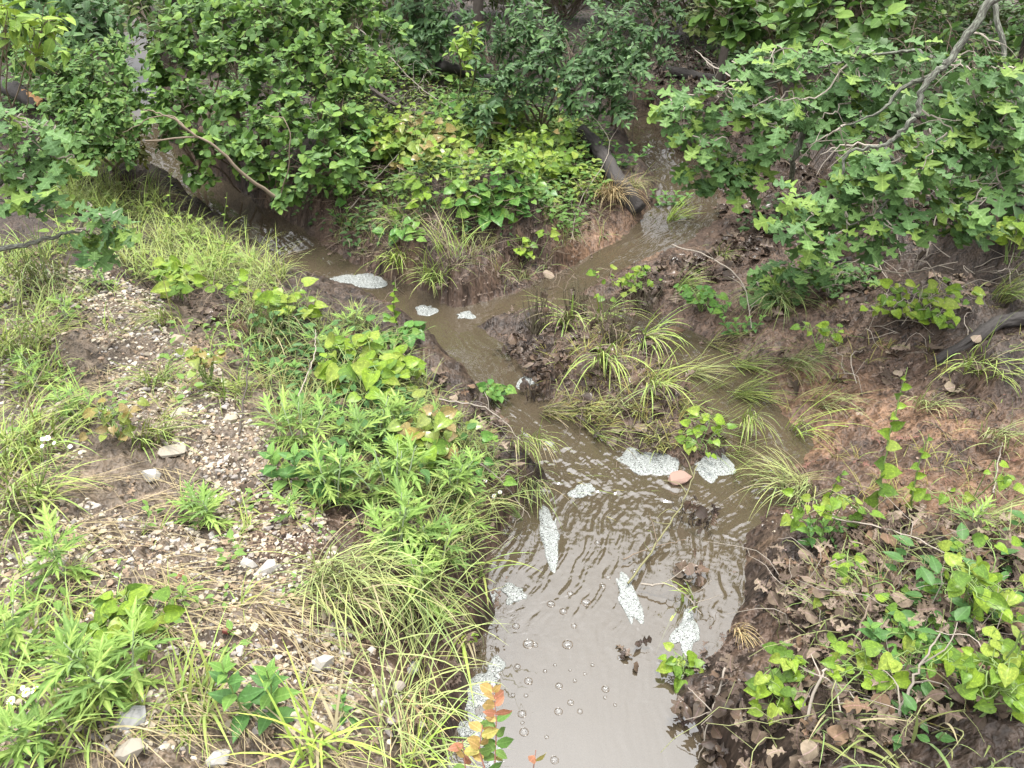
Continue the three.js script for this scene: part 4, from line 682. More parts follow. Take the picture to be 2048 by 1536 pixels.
tuft('dark hanging grass under the mugwort that leans over the pool', 830, 1200, 91, 0.304, .0045, 'deep', { az: 1.3, spread: .7, bend: 2.1, rad: .07, lift: .03 });
tuft('grass curtain on the bank between flower stem and mugwort', 890, 1080, 42, 0.204, .005, 'deep', { az: 1.4, spread: .9, bend: 1.6, rad: .1 });
tuft('tall pale grass on the bank edge left of the flowers', 930, 1010, 38, 0.192, .0045, 'pale', { az: 1.3, spread: 1.3, bend: 1.4, rad: .08 });
tuft('tall narrow grass tuft on the front of the island', 805, 455, 110, .34, .005, 'lush', { az: 1.6, spread: 1.5, bend: 1.5, rad: .06 });
tuft('grass tuft with straw-tipped blades at the water edge of the island', 870, 560, 110, .32, .0055, 'lush', { az: 1.2, spread: 1.5, bend: 1.6, rad: .07 });
tuft('fine grass tuft at the left water edge of the island', 795, 525, 90, .3, .005, 'lime', { az: 1.9, spread: 1, bend: 1.6, rad: .05 });
tuft('thin green blades on the dark mud of the island front', 900, 500, 40, .34, .005, 'lush', { spread: 3, bend: 1.2, rad: .1 });
tuft('straw-coloured tuft beside the tip of the dark log', 1215, 400, 170, .36, .0045, 'dry', { az: 1.4, spread: 1.5, bend: 1.8, rad: .08, lift: .03 });
tuft('pale tuft growing on the far side of the dark log tip', 1265, 375, 70, .28, .005, 'pale', { az: 1.2, spread: 1, bend: 1.6, rad: .05 });
tuft('green tassel of grass standing in the right-hand channel', 1340, 440, 50, .24, .006, 'lime', { az: .0, spread: .5, bend: 1.2, lean: .6, rad: .03 });
tuft('pale tuft at the corner of the pool, bowed left over the water', 1590, 985, 120, 0.270, .0045, 'pale', { az: 2.9, spread: 1.1, bend: 1.9, rad: .08, lift: .03 });
tuft('grass laid flat by the flow right of the bar', 1430, 690, 48, 0.272, .005, 'wet', { az: .75, spread: .35, bend: .5, lean: 1.2, rad: .06, lift: .02 });
tuft('grass bent downstream where the rill leaves the bar', 1480, 730, 70, .32, .005, 'lush', { az: .8, spread: .35, bend: .6, lean: 1.1, rad: .05, lift: .02 });
tuft('thick dark tuft bent over the right side of the rill', 1575, 745, 91, 0.304, .0045, 'deep', { az: .95, spread: .5, bend: 1.6, rad: .06, lift: .04 });
tuft('thin tuft at the mud edge below the dark one by the rill', 1640, 810, 49, 0.272, .004, 'pale', { az: 1.1, spread: .6, bend: 1.6, rad: .05 });
tuft('short tuft in the middle of the rill with combed blades', 1480, 790, 60, .24, .005, 'lush', { az: .7, spread: .4, bend: .9, lean: 1, rad: .04, lift: .02 });
tuft('grass streaming in the rill near the dead leaf clump', 1380, 745, 60, .26, .005, 'pale', { az: .5, spread: .4, bend: .5, lean: 1.2, rad: .05, lift: .02 });
tuft('submerged blades streaming in the riffle below the bar', 1150, 830, 36, 0.272, .005, 'wet', { az: .75, spread: .25, bend: .3, lean: 1.35, rad: .05, lift: .03 });
tuft('single streak of grass lying in the current left of the foam raft', 1190, 870, 30, .34, .005, 'lush', { az: .9, spread: .2, bend: .3, lean: 1.3, rad: .03, lift: .03 });
tuft('blades lying across the riffle beside the left bank', 1090, 830, 50, .26, .0045, 'wet', { az: .5, spread: .3, bend: .5, lean: 1.2, rad: .04, lift: .03 });
tuft('small hanging tuft between the rill and the brown shallow', 1490, 860, 50, .24, .005, 'lush', { az: 1.6, spread: .4, bend: 2, rad: .03, lift: .05 });
tuft('few tall blades standing in the rippled water of the rill', 1590, 860, 26, .32, .006, 'lime', { az: 1.0, spread: .8, bend: 1.1, rad: .05 });
tuft('short fringe of grass at the shallow brown cove', 1310, 880, 70, .16, .005, 'wet', { az: 1.5, spread: 1.3, bend: 1.3, rad: .08 });
tuft('small grass tuft on the mud beside the right-hand channel', 1360, 575, 60, .24, .005, 'lush', { az: .5, spread: .6, bend: 1.4, rad: .04 });
tuft('little tuft on the slope under the oak leaves', 1440, 510, 40, .2, .005, 'lush', { az: 1.5, spread: 1, bend: 1.6, rad: .04 });
tuft('long loose tuft on the right bank in front of the black log', 1960, 740, 80, .3, .006, 'lush', { az: 1.6, spread: 1.6, bend: 1.7, rad: .08 });
tuft('small pale tuft on the mud left of the loose tuft', 1850, 810, 50, .2, .005, 'pale', { az: 1.6, spread: 1.4, bend: 1.5, rad: .05 });
tuft('combed tuft behind the greenbrier at the right edge', 2000, 595, 90, .34, .005, 'lush', { az: .9, spread: .6, bend: 1.3, rad: .05 });
tuft('grass fallen over the back of the leaf pile at the right edge', 2010, 1070, 110, .4, .005, 'pale', { az: .7, spread: .7, bend: 1.4, rad: .1 });
tuft('thin wispy tuft on orange mud at the right edge', 1990, 880, 50, .26, .005, 'pale', { az: 1.6, spread: 1.5, bend: 1.4, rad: .07 });
tuft('grass under the greenbrier tangle at the bottom of the leaf pile', 1700, 1500, 36, 0.210, .007, 'deep', { az: 1.3, spread: 1.2, bend: 1.4, rad: .1 });
tuft('grass growing at the bottom right corner beneath broad lime leaves', 1950, 1510, 36, 0.210, .007, 'deep', { az: 1.3, spread: 1.5, bend: 1.4, rad: .12 });
tuft('wet grass hank at the muddy pool edge by the leaf pile', 1470, 1270, 40, .16, .004, 'dry', { az: 1.6, spread: .5, bend: 1.8, rad: .02, lift: .03 });
tuft('bright grass tuft in the lower bank beside the sprout', 850, 1440, 55, 0.191, .0055, 'lush', { az: 1.3, spread: 1.2, bend: 1.7, rad: .08 });
tuft('bright spreading tuft at the bottom edge left of the sprout', 800, 1520, 40, 0.192, .006, 'lime', { spread: 3, bend: 1.6, lean: .5, rad: .08 });
tuft('straw-streaked tuft hanging over the bare lower bank', 810, 1420, 29, 0.216, .004, 'dry', { az: 1.2, spread: .6, bend: 1.6, rad: .05 });
tuft('broad-bladed tuft beside the herb with two stems', 400, 1400, 40, .22, .008, 'lush', { spread: 3, bend: 1.2, lean: .4, rad: .05 });
tuft('arching tuft at the bottom edge right of the white rounded stone', 640, 1500, 50, .24, .007, 'lime', { spread: 3, bend: 1.7, lean: .6, rad: .05 });
tuft('loose tuft in the bottom left corner gravel', 130, 1480, 50, .24, .007, 'lush', { spread: 3, bend: 1.5, rad: .08 });
tuft('dark grass fringe sweeping from under the undercut clod', 540, 670, 130, .28, .005, 'deep', { az: .9, spread: .6, bend: 1.7, rad: .1, lift: .03 });
tuft('grass at the left end of the undercut clod', 335, 640, 90, .26, .005, 'lush', { az: 1.9, spread: 1, bend: 1.6, rad: .07 });
tuft('tuft in the gravel right of the rust-tipped sprout', 470, 790, 80, .2, .005, 'lush', { az: 1.5, spread: 2, bend: 1.5, rad: .06 });
tuft('tuft lying over gravel beside the red-topped sprout', 300, 880, 80, .26, .006, 'lush', { az: .5, spread: .9, bend: 1.5, rad: .06 });
tuft('low tuft on the upper gravel left of the rust-tipped sprout', 320, 760, 80, .2, .005, 'lush', { az: 1.2, spread: 2, bend: 1.5, rad: .07 });
tuft('fine grass tuft hanging over the gravel under the left oak branch', 90, 560, 170, .5, .0045, 'deep', { az: .9, spread: .5, bend: 1.3, lean: .7, rad: .12 });
tuft('tall fine tuft over the upper left stream', 280, 390, 96, 0.300, .0055, 'lush', { az: .3, spread: 1.1, bend: 1.5, rad: .12 });
tuft('tall fine tuft left of the upper stream tuft', 215, 390, 98, 0.350, .0055, 'pale', { az: 1.2, spread: 1.3, bend: 1.4, rad: .12 });
tuft('tall grass tuft on the bank over the dark upper stream water', 420, 480, 75, 0.242, .0055, 'lush', { az: 1.0, spread: 1.5, bend: 1.4, rad: .12 });
tuft('tall grass tuft just left of the cascade', 540, 545, 70, 0.240, .0055, 'pale', { az: .9, spread: 1.5, bend: 1.4, rad: .12 });
tuft('large loose tuft at the left edge beside the middle gravel', 60, 900, 120, .3, .007, 'lush', { az: .4, spread: 1.5, bend: 1.6, rad: .12 });
tuft('large tuft at the left edge near the upper gravel', 40, 700, 120, .3, .006, 'lush', { az: .6, spread: 1.5, bend: 1.5, rad: .12 });
tuft('loose tuft at the left edge below the middle gravel', 40, 1010, 110, .3, .008, 'lush', { az: .7, spread: 1.4, bend: 1.5, rad: .1 });

// grass nobody could count: small sprays of blades spread over areas of the banks
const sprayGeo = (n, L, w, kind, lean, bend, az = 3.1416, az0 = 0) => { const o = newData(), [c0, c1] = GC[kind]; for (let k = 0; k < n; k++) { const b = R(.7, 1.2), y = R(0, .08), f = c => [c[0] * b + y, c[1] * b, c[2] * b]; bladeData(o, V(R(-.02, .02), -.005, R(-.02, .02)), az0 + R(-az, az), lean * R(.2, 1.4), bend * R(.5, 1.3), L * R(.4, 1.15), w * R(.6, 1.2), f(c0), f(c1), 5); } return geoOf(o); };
function meadow(name, label, poly, perM2, geo, mat, { dry = .02, s = [.6, 1.2], patch = 0, off = 0, az = null } = {}) {
  const m = [], q = new THREE.Quaternion(); scatter(poly, perM2, dry, p => m.push(new THREE.Matrix4().compose(p, q.setFromEuler(new THREE.Euler(R(-.1, .1), az === null ? R(0, 6.283) : az + R(-.5, .5), R(-.1, .1))), V(1, 1, 1).multiplyScalar(R(s[0], s[1])))), patch, off);
  const im = new THREE.InstancedMesh(geo, mat, m.length); m.forEach((e, k) => im.setMatrixAt(k, e)); im.name = numbered(name); im.castShadow = im.receiveShadow = true; tag(im, label, 'grass', null, 'stuff'); scene.add(im); return im;
}
reseed(606);
const sA = sprayGeo(11, .34, .005, 'lush', .5, 1.4), sB = sprayGeo(10, .3, .0045, 'pale', .6, 1.5), sC = sprayGeo(9, .18, .0055, 'lush', .6, 1.3), sD = sprayGeo(9, .22, .004, 'deep', .6, 1.4), sE = sprayGeo(8, .14, .0045, 'wet', .8, 1.2);
const UP = [[150, 560], [120, 400], [250, 360], [370, 440], [500, 510], [590, 590], [540, 620], [300, 610]];
meadow('bank_grass', 'long green grass on the left bank along the upper stream', UP, 170, sA, M.blades, { s: [.3, 1.0], dry: .06, patch: .36 });
meadow('bank_grass', 'long pale grass mixed into the upper left bank', UP, 150, sB, M.blades, { s: [.3, 1.0], dry: .06, patch: .36 });
meadow('bank_grass', 'grass sprinkled along the left edge beside the gravel', [[0, 560], [130, 560], [170, 760], [260, 900], [280, 1010], [0, 1090]], 230, sC, M.blades, { patch: .42 });
meadow('bank_grass', 'thin grass sprinkled over the gravel of the left bank', [[130, 620], [560, 700], [720, 1330], [700, 1536], [0, 1536], [0, 1090], [280, 1010]], 110, sC, M.blades, { patch: .52, s: [.4, 1] });
meadow('bank_grass', 'grass in the bottom left corner', [[0, 1250], [200, 1280], [420, 1330], [460, 1600], [0, 1600]], 200, sC, M.blades, { s: [.5, 1.2], patch: .4 });
meadow('bank_grass', 'grass under the leafy bed of the left bank', [[480, 650], [720, 650], [860, 760], [1000, 890], [1050, 1020], [930, 1080], [880, 1250], [740, 1100], [600, 1000]], 330, sD, M.blades);
meadow('bank_grass', 'grass along the lower bank of the pool', [[720, 1280], [900, 1200], [900, 1400], [880, 1600], [720, 1600], [760, 1420]], 240, sB, M.blades, { patch: .38 });
meadow('bank_grass', 'sparse wet grass on the mud flat at the right', [[1450, 620], [1700, 560], [2048, 640], [2048, 960], [1760, 980], [1640, 760]], 90, sE, M.blades, { patch: .52 });
meadow('bank_grass', 'wet grass laid over the rill', [[1290, 650], [1430, 650], [1560, 780], [1620, 940], [1480, 930], [1380, 790]], 100, sprayGeo(8, .24, .005, 'lush', 1.25, .35, .35, .85), M.blades, { dry: -.4, patch: .42, s: [.6, 1.3], az: 0 });
meadow('bank_grass', 'combed blades along the mud margin of the rill', [[1480, 690], [1600, 690], [1720, 860], [1640, 930], [1540, 800]], 90, sprayGeo(8, .22, .0045, 'pale', 1.1, .7, .5, .9), M.blades, { dry: -.05, patch: .42, s: [.6, 1.3], az: 0, off: 5 });
meadow('bank_grass', 'blades trailing in the riffle between bar and left bank', [[1060, 800], [1180, 810], [1300, 900], [1260, 960], [1120, 880]], 120, sprayGeo(8, .24, .0045, 'wet', 1.35, .25, .25, .8), M.blades, { dry: -1, patch: .46, s: [.6, 1.2], az: 0, off: 2 });
meadow('bank_grass', 'fine grass on the island slopes', [[640, 400], [760, 280], [1120, 260], [1240, 380], [1180, 480], [960, 520], [760, 540], [690, 470]], 110, sD, M.blades, { patch: .46 });
meadow('bank_grass', 'grass showing through the leaf pile at the lower right', [[1620, 1030], [2048, 1030], [2048, 1600], [1560, 1600], [1640, 1350]], 90, sD, M.blades, { patch: .45 });
meadow('bank_grass', 'fine grass on the bar between the channels', [[1080, 640], [1240, 600], [1390, 740], [1380, 860], [1250, 850], [1180, 790]], 240, sE, M.blades, { s: [.7, 1.5] });
// dead straw combed flat by the flood
const strawGeo = (() => { const o = newData(); for (let k = 0; k < 9; k++) { const b = R(.6, 1.1); bladeData(o, V(R(-.06, .06), .004, R(-.05, .05)), R(-.35, .35), R(1.35, 1.52), R(.05, .25), R(.12, .3), .0026, [.30 * b, .24 * b, .13 * b], [.38 * b, .31 * b, .18 * b], 4); } return geoOf(o); })();
meadow('straw', 'dry straw combed flat across the gravel', [[0, 980], [380, 1000], [520, 1150], [680, 1180], [640, 1300], [0, 1250]], 130, strawGeo, M.blades, { az: -.35, patch: .38, off: 3 });
meadow('straw', 'dry straw on the upper gravel', [[150, 780], [440, 780], [560, 960], [420, 1010], [200, 980]], 120, strawGeo, M.blades, { az: -.5, patch: .45 });
meadow('straw', 'straw over the lower gravel', [[200, 1250], [660, 1250], [700, 1600], [200, 1600]], 150, strawGeo, M.blades, { az: -.6, patch: .46 });
// leafy ground cover on the shaded banks
const coverGeo = (() => { const gs = []; for (let k = 0; k < 7; k++) { const g = G.ovate[0].clone(); g.applyMatrix4(basis(V(R(-.05, .05), R(.02, .1), R(-.05, .05)), V(R(-1, 1), R(-.2, .4), R(-1, 1)), V(R(-.4, .4), 1, R(0, .6)), R(.035, .06))); gs.push(g); } return mergeGeometries(gs); })();
const cover = (label, poly, n, c, o) => tag(meadow('ground_cover', label, poly, n, coverGeo, leafMat(c), o), label, 'ground cover', null, 'stuff');
cover('low leafy plants covering the top of the island', [[600, 260], [760, 180], [1000, 190], [1200, 260], [1230, 360], [1120, 450], [900, 440], [720, 400]], 330, [.13, .26, .045], { patch: .34 });
cover('yellow-green leaves of low plants mixed over the island crest', [[640, 280], [800, 200], [1000, 220], [1200, 280], [1220, 370], [1100, 430], [900, 430], [720, 390]], 200, [.24, .33, .05], { patch: .36, off: 4 });
cover('dark leaves low on the island front', [[600, 380], [760, 330], [1000, 400], [1200, 380], [1180, 470], [900, 480], [700, 470]], 130, [.08, .17, .045], { patch: .42, off: 9 });
cover('low leafy plants on the dark ground beyond the channel', [[860, 240], [1320, 250], [1500, 60], [700, 60]], 40, [.085, .175, .05], { patch: .35 });
cover('low leafy plants in the shade of the oak', [[1480, 420], [1700, 330], [2048, 330], [2048, 560], [1800, 520]], 90, [.085, .175, .05], { patch: .45 });
cover('low leafy plants in the bed on the left bank', [[500, 700], [700, 680], [840, 780], [930, 900], [860, 1010], [700, 1000], [580, 900]], 130, [.085, .2, .05], { patch: .3 });
cover('low leafy plants under the broad lime leaves at the right', [[1760, 1180], [2048, 1130], [2048, 1600], [1660, 1600], [1700, 1400]], 120, [.08, .2, .045], { patch: .42 });
cover('leafy undergrowth on the ground behind the round-leaved thicket', [[240, 30], [900, 20], [860, 230], [640, 190], [360, 200]], 45, [.10, .20, .05], { s: [1.2, 2.6], patch: .2 });
cover('leafy undergrowth behind the oak limb at the top right', [[1380, 30], [2048, 30], [2048, 330], [1720, 300], [1480, 260]], 45, [.09, .185, .05], { s: [1.2, 2.6], patch: .25 });
cover('far leafy undergrowth along the top edge', [[0, -60], [2048, -60], [2048, 40], [0, 40]], 6, [.09, .15, .045], { s: [2, 4.5] });
cover('yellow-green weeds among the long grass on the upper left bank', UP, 110, [.2, .31, .05], { s: [.5, 1.2], patch: .44 });
cover('weeds among the grass on the left gravel', [[0, 600], [560, 700], [720, 1330], [700, 1600], [0, 1600]], 45, [.17, .30, .06], { s: [.3, .8], patch: .48 });
cover('low leafy plants under the left bushes', [[0, 160], [240, 150], [260, 340], [130, 400], [0, 420]], 130, [.095, .20, .045], { patch: .25 });
cover('low leafy plants on the slope under the round-leaved thicket', [[300, 260], [600, 200], [720, 330], [640, 420], [480, 400]], 150, [.095, .20, .05], {});

// ================================================================ LOGS, TWIGS AND DEAD LEAVES
function log(name, label, pts, r0, r1, mat, lump = .25, lifts) {
  const w = pts.map(([px, py, l = 0]) => onGround(px, py, l)), base = w[0].clone(), t = thing(name, label, 'log', base), cv = curve(w.map(p => p.clone().sub(base)), 24, r0 * .12); part('wood', tube(cv, r0, r1, 12, lump), mat, t); return [t, cv];
}
reseed(707);
log('log', 'dark wet log slanting down into the right-hand channel, blunt end toward the water', [[1165, 285, .08], [1200, 330, .09], [1235, 385, .08], [1275, 435, .04]], .05, .065, M.darkBark);
log('log', 'black log half buried on the right bank, running off the right edge', [[1870, 728, .01], [1940, 690, .02], [2000, 655, .03], [2120, 640, .03]], .022, .038, M.darkBark);
log('fallen_branch', 'thick fallen branch lying behind the island at the head of the right channel', [[960, 205, .06], [1030, 222, .06], [1120, 235, .05], [1190, 222, .05]], .05, .035, M.bark);
log('fallen_branch', 'dark fallen branch above and behind the other one', [[880, 170, .15], [960, 185, .13], [1060, 205, .12]], .045, .03, M.darkBark);
log('fallen_branch', 'fallen dark branch in the shade left of the oak, across the channel head', [[1330, 150, .05], [1400, 165, .05], [1460, 172, .05]], .05, .04, M.darkBark);
log('drift_stick', 'black stick lying in the mud on the slope under the oak', [[1630, 535, .01], [1700, 525, .02]], .012, .016, M.darkBark);
log('dead_branch', 'grey dead branch across the left slope of the island', [[730, 195, .1], [800, 240, .1], [870, 250, .08], [940, 240, .08]], .018, .01, M.bark);
{ const [t, cv] = log('rotten_log', 'broken rotten log with orange heartwood at the left edge', [[10, 195, .1], [50, 215, .1], [90, 235, .08]], .06, .05, M.darkBark); const a = cv[12], b = cv[24]; part('heartwood', tube([a.clone().add(V(.015, .028, .02)), a.clone().lerp(b, .5).add(V(.01, .032, .025)), b.clone().add(V(.01, .02, .012))], .02, .038, 8, .5), M.rotten, t); }
// bare branch hanging over the upper stream
{ const base = onGround(560, 400), t = thing('dead_branch', 'long bare dark branch reaching left over the upper stream', 'branch', base), o = newData(); for (const [pts, r0, r1] of [[[[560, 400, 5.1], [495, 355, 5], [440, 300, 4.95], [395, 275, 4.95], [290, 282, 5]], .012, .004], [[[395, 275, 4.95], [340, 235, 4.95], [285, 218, 4.95]], .007, .003], [[[395, 275, 4.95], [330, 230, 5.1], [245, 265, 5.1]], .004, .002], [[[560, 400, 5.1], [580, 300, 4.9], [570, 240, 4.9], [530, 230, 5]], .004, .002]]) tubeData(o, curve(pts.map(([x, y, d]) => atDist(x, y, d).sub(base)), 16, .006), r0, r1, 6); part('wood', geoOf(o), M.twig, t); }
// single twigs that can be told apart
function twig(label, pts, r, mat = M.paleTwig, forks = 3) {
  const w = pts.map(([px, py, l = .02]) => onGround(px, py, l)), base = w[0].clone(), t = thing('twig', label, 'twig', base), o = newData(), cv = curve(w.map(p => p.sub(base)), 18, .004); tubeData(o, cv, r, r * .4, 5);
  for (let k = 0; k < forks; k++) { const s = cv[Math.floor(R(4, 17))], e = s.clone().add(V(R(-.1, .1), R(.0, .09), R(-.08, .08))); tubeData(o, curve([s, s.clone().lerp(e, .5).add(V(R(-.02, .02), .01, R(-.02, .02))), e], 5, .002), r * .5, r * .2, 4); } part('wood', geoOf(o), mat, t);
}
twig('green-barked twig hung with debris, slanting across the pool to the leaf clump', [[1255, 1175, .02], [1320, 1090, .04], [1365, 1020, .05], [1390, 960, .08]], .0045, stemMat([.16, .15, .07]), 5);
twig('pale forked twig lying across the right of the pool', [[1280, 1180, .03], [1345, 1195, .05], [1400, 1240, .03]], .004, M.paleTwig, 5);
twig('thin stick floating off the left side of the slanting twig', [[1245, 1127, .02], [1300, 1108, .03], [1370, 1095, .04]], .003, M.twig, 1);
twig('long pale twig arching over mud from the bar to the right', [[1340, 520, .1], [1420, 570, .16], [1480, 620, .14], [1500, 670, .04]], .0045, M.paleTwig, 5);
twig('long pale twig across the right bank under the oak', [[1570, 600, .05], [1680, 560, .1], [1790, 590, .12], [1900, 570, .12]], .005, M.paleTwig, 7);
twig('upright pale thorny twig in front of the oak shade', [[1850, 520, .02], [1862, 460, .2], [1870, 420, .36]], .004, M.paleTwig, 1);
twig('pale twig crossing the leaf pile from upper left to lower right', [[1650, 1060, .06], [1800, 1130, .12], [1960, 1210, .1]], .0035, M.paleTwig, 4);
twig('short stout twig stuck in the lower leaf pile', [[1680, 1370, .02], [1712, 1280, .14]], .006, M.twig, 1);
twig('grey twig standing at the lower middle of the leaf pile', [[1775, 1480, .02], [1800, 1420, .12], [1830, 1380, .2]], .005, M.paleTwig, 3);
twig('bent white twig on the lower leaf pile', [[1600, 1470, .05], [1620, 1420, .14], [1640, 1400, .12], [1680, 1480, .04]], .0045, M.paleTwig, 3);
twig('hanging pale twig over the water below the leaf clump', [[1440, 1380, .1], [1420, 1450, .06], [1395, 1525, .02]], .0035, M.paleTwig, 5);
twig('thin pale twig hung over the mud at the left foot of the island', [[690, 450, .06], [740, 410, .12], [800, 370, .2]], .004, M.paleTwig, 4);
twig('bleached branch along the left crest of the island', [[720, 130, .35], [780, 190, .3], [840, 240, .25], [920, 270, .15]], .006, M.paleTwig, 8);
twig('bleached branch forked above the right slope of the island', [[1090, 260, .1], [1170, 310, .3], [1215, 340, .2], [1160, 430, .1], [1140, 500, .05]], .004, M.paleTwig, 6);
twig('dark thin stem standing on the middle gravel', [[480, 880, .02], [505, 810, .12], [520, 770, .2]], .004, M.darkTwig, 1);
twig('white thorny twig in the leafy bed of the left bank', [[600, 820, .05], [635, 770, .12], [640, 720, .15]], .003, M.paleTwig, 1);
twig('pale twig over the edge of the left bank near the riffle', [[880, 840, .1], [980, 870, .12], [1040, 910, .08]], .0035, M.paleTwig, 4);
twig('pale twig curving along the bank to the flower head', [[930, 950, .1], [1000, 1000, .1], [1060, 1060, .06]], .0035, M.paleTwig, 2);
twig('long dry reed stem on the orange mud at the right', [[1985, 990, .01], [1990, 940, .03], [1995, 905, .05]], .004, M.paleTwig, 0);
twig('thin dark twig lying on the mud between the two right shoots', [[1870, 850, .01], [1960, 960, .015]], .0025, M.darkTwig, 1);
// upright clumps of muddy stems left standing by the flood
function stand(label, px, py, h, n, mat, lean = .3) { const base = onGround(px, py), t = thing('stem_clump', label, 'stems', base), o = newData(); for (let k = 0; k < n; k++) { const p = V(R(-.05, .05), -.02, R(-.04, .04)), e = p.clone().add(V(R(-lean, lean) * h, h * R(.5, 1.1), R(-lean, lean) * h)); tubeData(o, curve([p, p.clone().lerp(e, .5).add(V(R(-.02, .02), 0, R(-.02, .02))), e], 7, .003), R(.0018, .004), .001, 4); } part('stems', geoOf(o), mat, t).userData.kind = 'stuff'; const items = []; for (let k = 0; k < 16; k++) items.push({ m: basis(V(R(-.06, .06), R(.0, h * .8), R(-.05, .05)), V(R(-1, 1), R(-1, 0), R(-1, 1)), V(R(-1, 1), .6, 1), R(.03, .055)) }); addLeaves(t, items, SPL.wet, 20, 'dead_leaf', 'dead_leaves'); }
reseed(712);
const muddy = stemMat([.09, .075, .045]);
const stands = () => { stand('tall clump of muddy stems behind the black leaf debris', 1080, 660, .26, 46, muddy, .25); stand('dark muddy stems standing in the middle of the bar', 1155, 640, .24, 36, muddy, .2); stand('leaning muddy stems at the right end of the bar', 1225, 690, .26, 46, muddy, .35); stand('broken muddy stems with small leaves at the back of the bar', 1290, 620, .22, 30, muddy, .45); stand('short dark stems caught in the narrow riffle below the debris', 1075, 795, .16, 12, M.darkTwig, .3); stand('dark stems with clinging leaves hung on the slanting twig', 1395, 1040, .12, 16, M.darkTwig, .6); };
// twigs nobody could count
function tangle(label, poly, perM2, mat, len, r, { dry = -.1, up = .12 } = {}) {
  const o = newData(); scatter(poly, perM2, dry, p => { const a = R(0, 6.283), L = len * R(.4, 1.2), e = p.clone().add(V(Math.cos(a) * L, R(.0, up), Math.sin(a) * L * .7)), m = p.clone().lerp(e, .5).add(V(R(-.05, .05), R(.01, up * .8), R(-.05, .05))); tubeData(o, curve([p, m, e], 7, L * .03), r * R(.6, 1.2), r * .4, 3); if (rnd() < .5) tubeData(o, [m, m.clone().add(V(R(-.07, .07), R(-.02, .07), R(-.07, .07)))], r * .5, r * .3, 3); });
  tag(part(numbered('twig_tangle'), geoOf(o), mat), label, 'twigs', null, 'stuff');
}
reseed(717);
tangle('pale dry twigs tangled over the left slope of the island', [[690, 200], [760, 150], [900, 230], [960, 330], [820, 330], [720, 300]], 60, M.paleTwig, .4, .0028, { up: .2 });
tangle('brown twigs and roots on the front of the island', [[640, 380], [820, 330], [1200, 400], [1180, 500], [900, 530], [700, 480]], 110, M.twig, .3, .003);
tangle('roots and twigs on the mud bank under the round-leaved thicket', [[420, 350], [560, 330], [720, 400], [720, 480], [600, 480], [480, 420]], 150, M.twig, .26, .0028, { dry: 0, up: .06 });
tangle('bleached twigs among the greenbrier on the right bank', [[1640, 600], [1800, 530], [2020, 560], [2020, 700], [1800, 740], [1660, 720]], 55, M.paleTwig, .34, .0026);
tangle('thin brown roots and twigs over the mud flat', [[1400, 460], [1640, 480], [1700, 700], [1950, 760], [2048, 900], [1700, 930], [1560, 720]], 26, M.darkTwig, .26, .002, { up: .04 });
tangle('greenish vine stems tangled over the leaf pile', [[1560, 1060], [2048, 1040], [2048, 1600], [1480, 1600], [1540, 1350]], 130, stemMat([.19, .20, .08]), .3, .0019, { up: .12 });
tangle('pale twigs over the leaf pile', [[1560, 1060], [2048, 1040], [2048, 1600], [1480, 1600], [1540, 1350]], 60, M.paleTwig, .3, .0019, { up: .12 });
tangle('muddy twigs and roots caught on the bar', [[1080, 600], [1250, 540], [1400, 640], [1390, 840], [1220, 830], [1100, 720]], 120, M.twig, .2, .002, { up: .14 });
tangle('grey twigs and roots of the undercut clod', [[330, 600], [560, 590], [620, 640], [520, 680], [360, 670]], 260, M.twig, .2, .002, { up: .07 });
tangle('twigs along the left bank of the pool', [[860, 860], [1040, 880], [1080, 1040], [960, 1080], [880, 1000]], 90, M.paleTwig, .24, .002);
tangle('bare twigs in the dark under the oak', [[1480, 380], [1600, 250], [2048, 200], [2048, 520], [1700, 480]], 30, M.twig, .5, .004, { up: .5 });
tangle('bare twigs in the dark behind the island', [[860, 240], [1320, 260], [1480, 100], [800, 100]], 16, M.darkTwig, .6, .005, { up: .6 });
tangle('little sticks on the gravel', [[130, 640], [560, 740], [700, 1330], [640, 1536], [0, 1536], [0, 1090]], 14, M.twig, .12, .0018, { up: .01 });
// dead leaves: piles as things, the largest leaves parts, the rest one part
const litterTints = [[.170, .125, .100], [.230, .175, .142], [.115, .083, .066], [.31, .245, .20], [.075, .054, .043], [.20, .13, .09]];
const wetTints = [[.075, .052, .041], [.100, .069, .052], [.060, .042, .034], [.135, .09, .068], [.17, .128, .105]];
const SPL = { dry: species(G.dead, litterTints, { tr: .06, coat: .08 }), wet: species(G.dead, wetTints, { tr: .03, coat: .35, cr: .25 }) };
stands();
function litter(label, poly, perM2, sp, leaf, most, { heap = .05, dry = -.03, patch = 0 } = {}) {
  const a = area(poly), base = (() => { const [x, z] = a.spot(); return V(x, groundAt(x, z), z); })(), t = thing('leaf_litter', label, 'dead leaves', base), items = [];
  scatter(poly, perM2, dry, (p, st) => { if (st.d < 0) p.y = st.lv; const up = jitter(V(0, 1, .12), .55), al = V(R(-1, 1), R(-.4, .4), R(-1, 1)); items.push({ m: basis(p.add(V(0, R(.002, heap), 0)).sub(base), al, up, leaf * R(.55, 1.2)) }); }, patch);
  addLeaves(t, items, sp, most, 'dead_leaf', 'dead_leaves'); return t;
}
reseed(727);
litter('deep pile of brown oak leaves on the right bank of the pool, upper part', [[1530, 1090], [1680, 1050], [2048, 1050], [2048, 1240], [1600, 1260]], 2300, SPL.dry, .050, 300, { heap: .07 });
litter('deep pile of brown oak leaves on the right bank of the pool, lower part', [[1600, 1260], [2048, 1240], [2048, 1600], [1470, 1600], [1500, 1400], [1560, 1330]], 2100, SPL.dry, .048, 300, { heap: .08 });
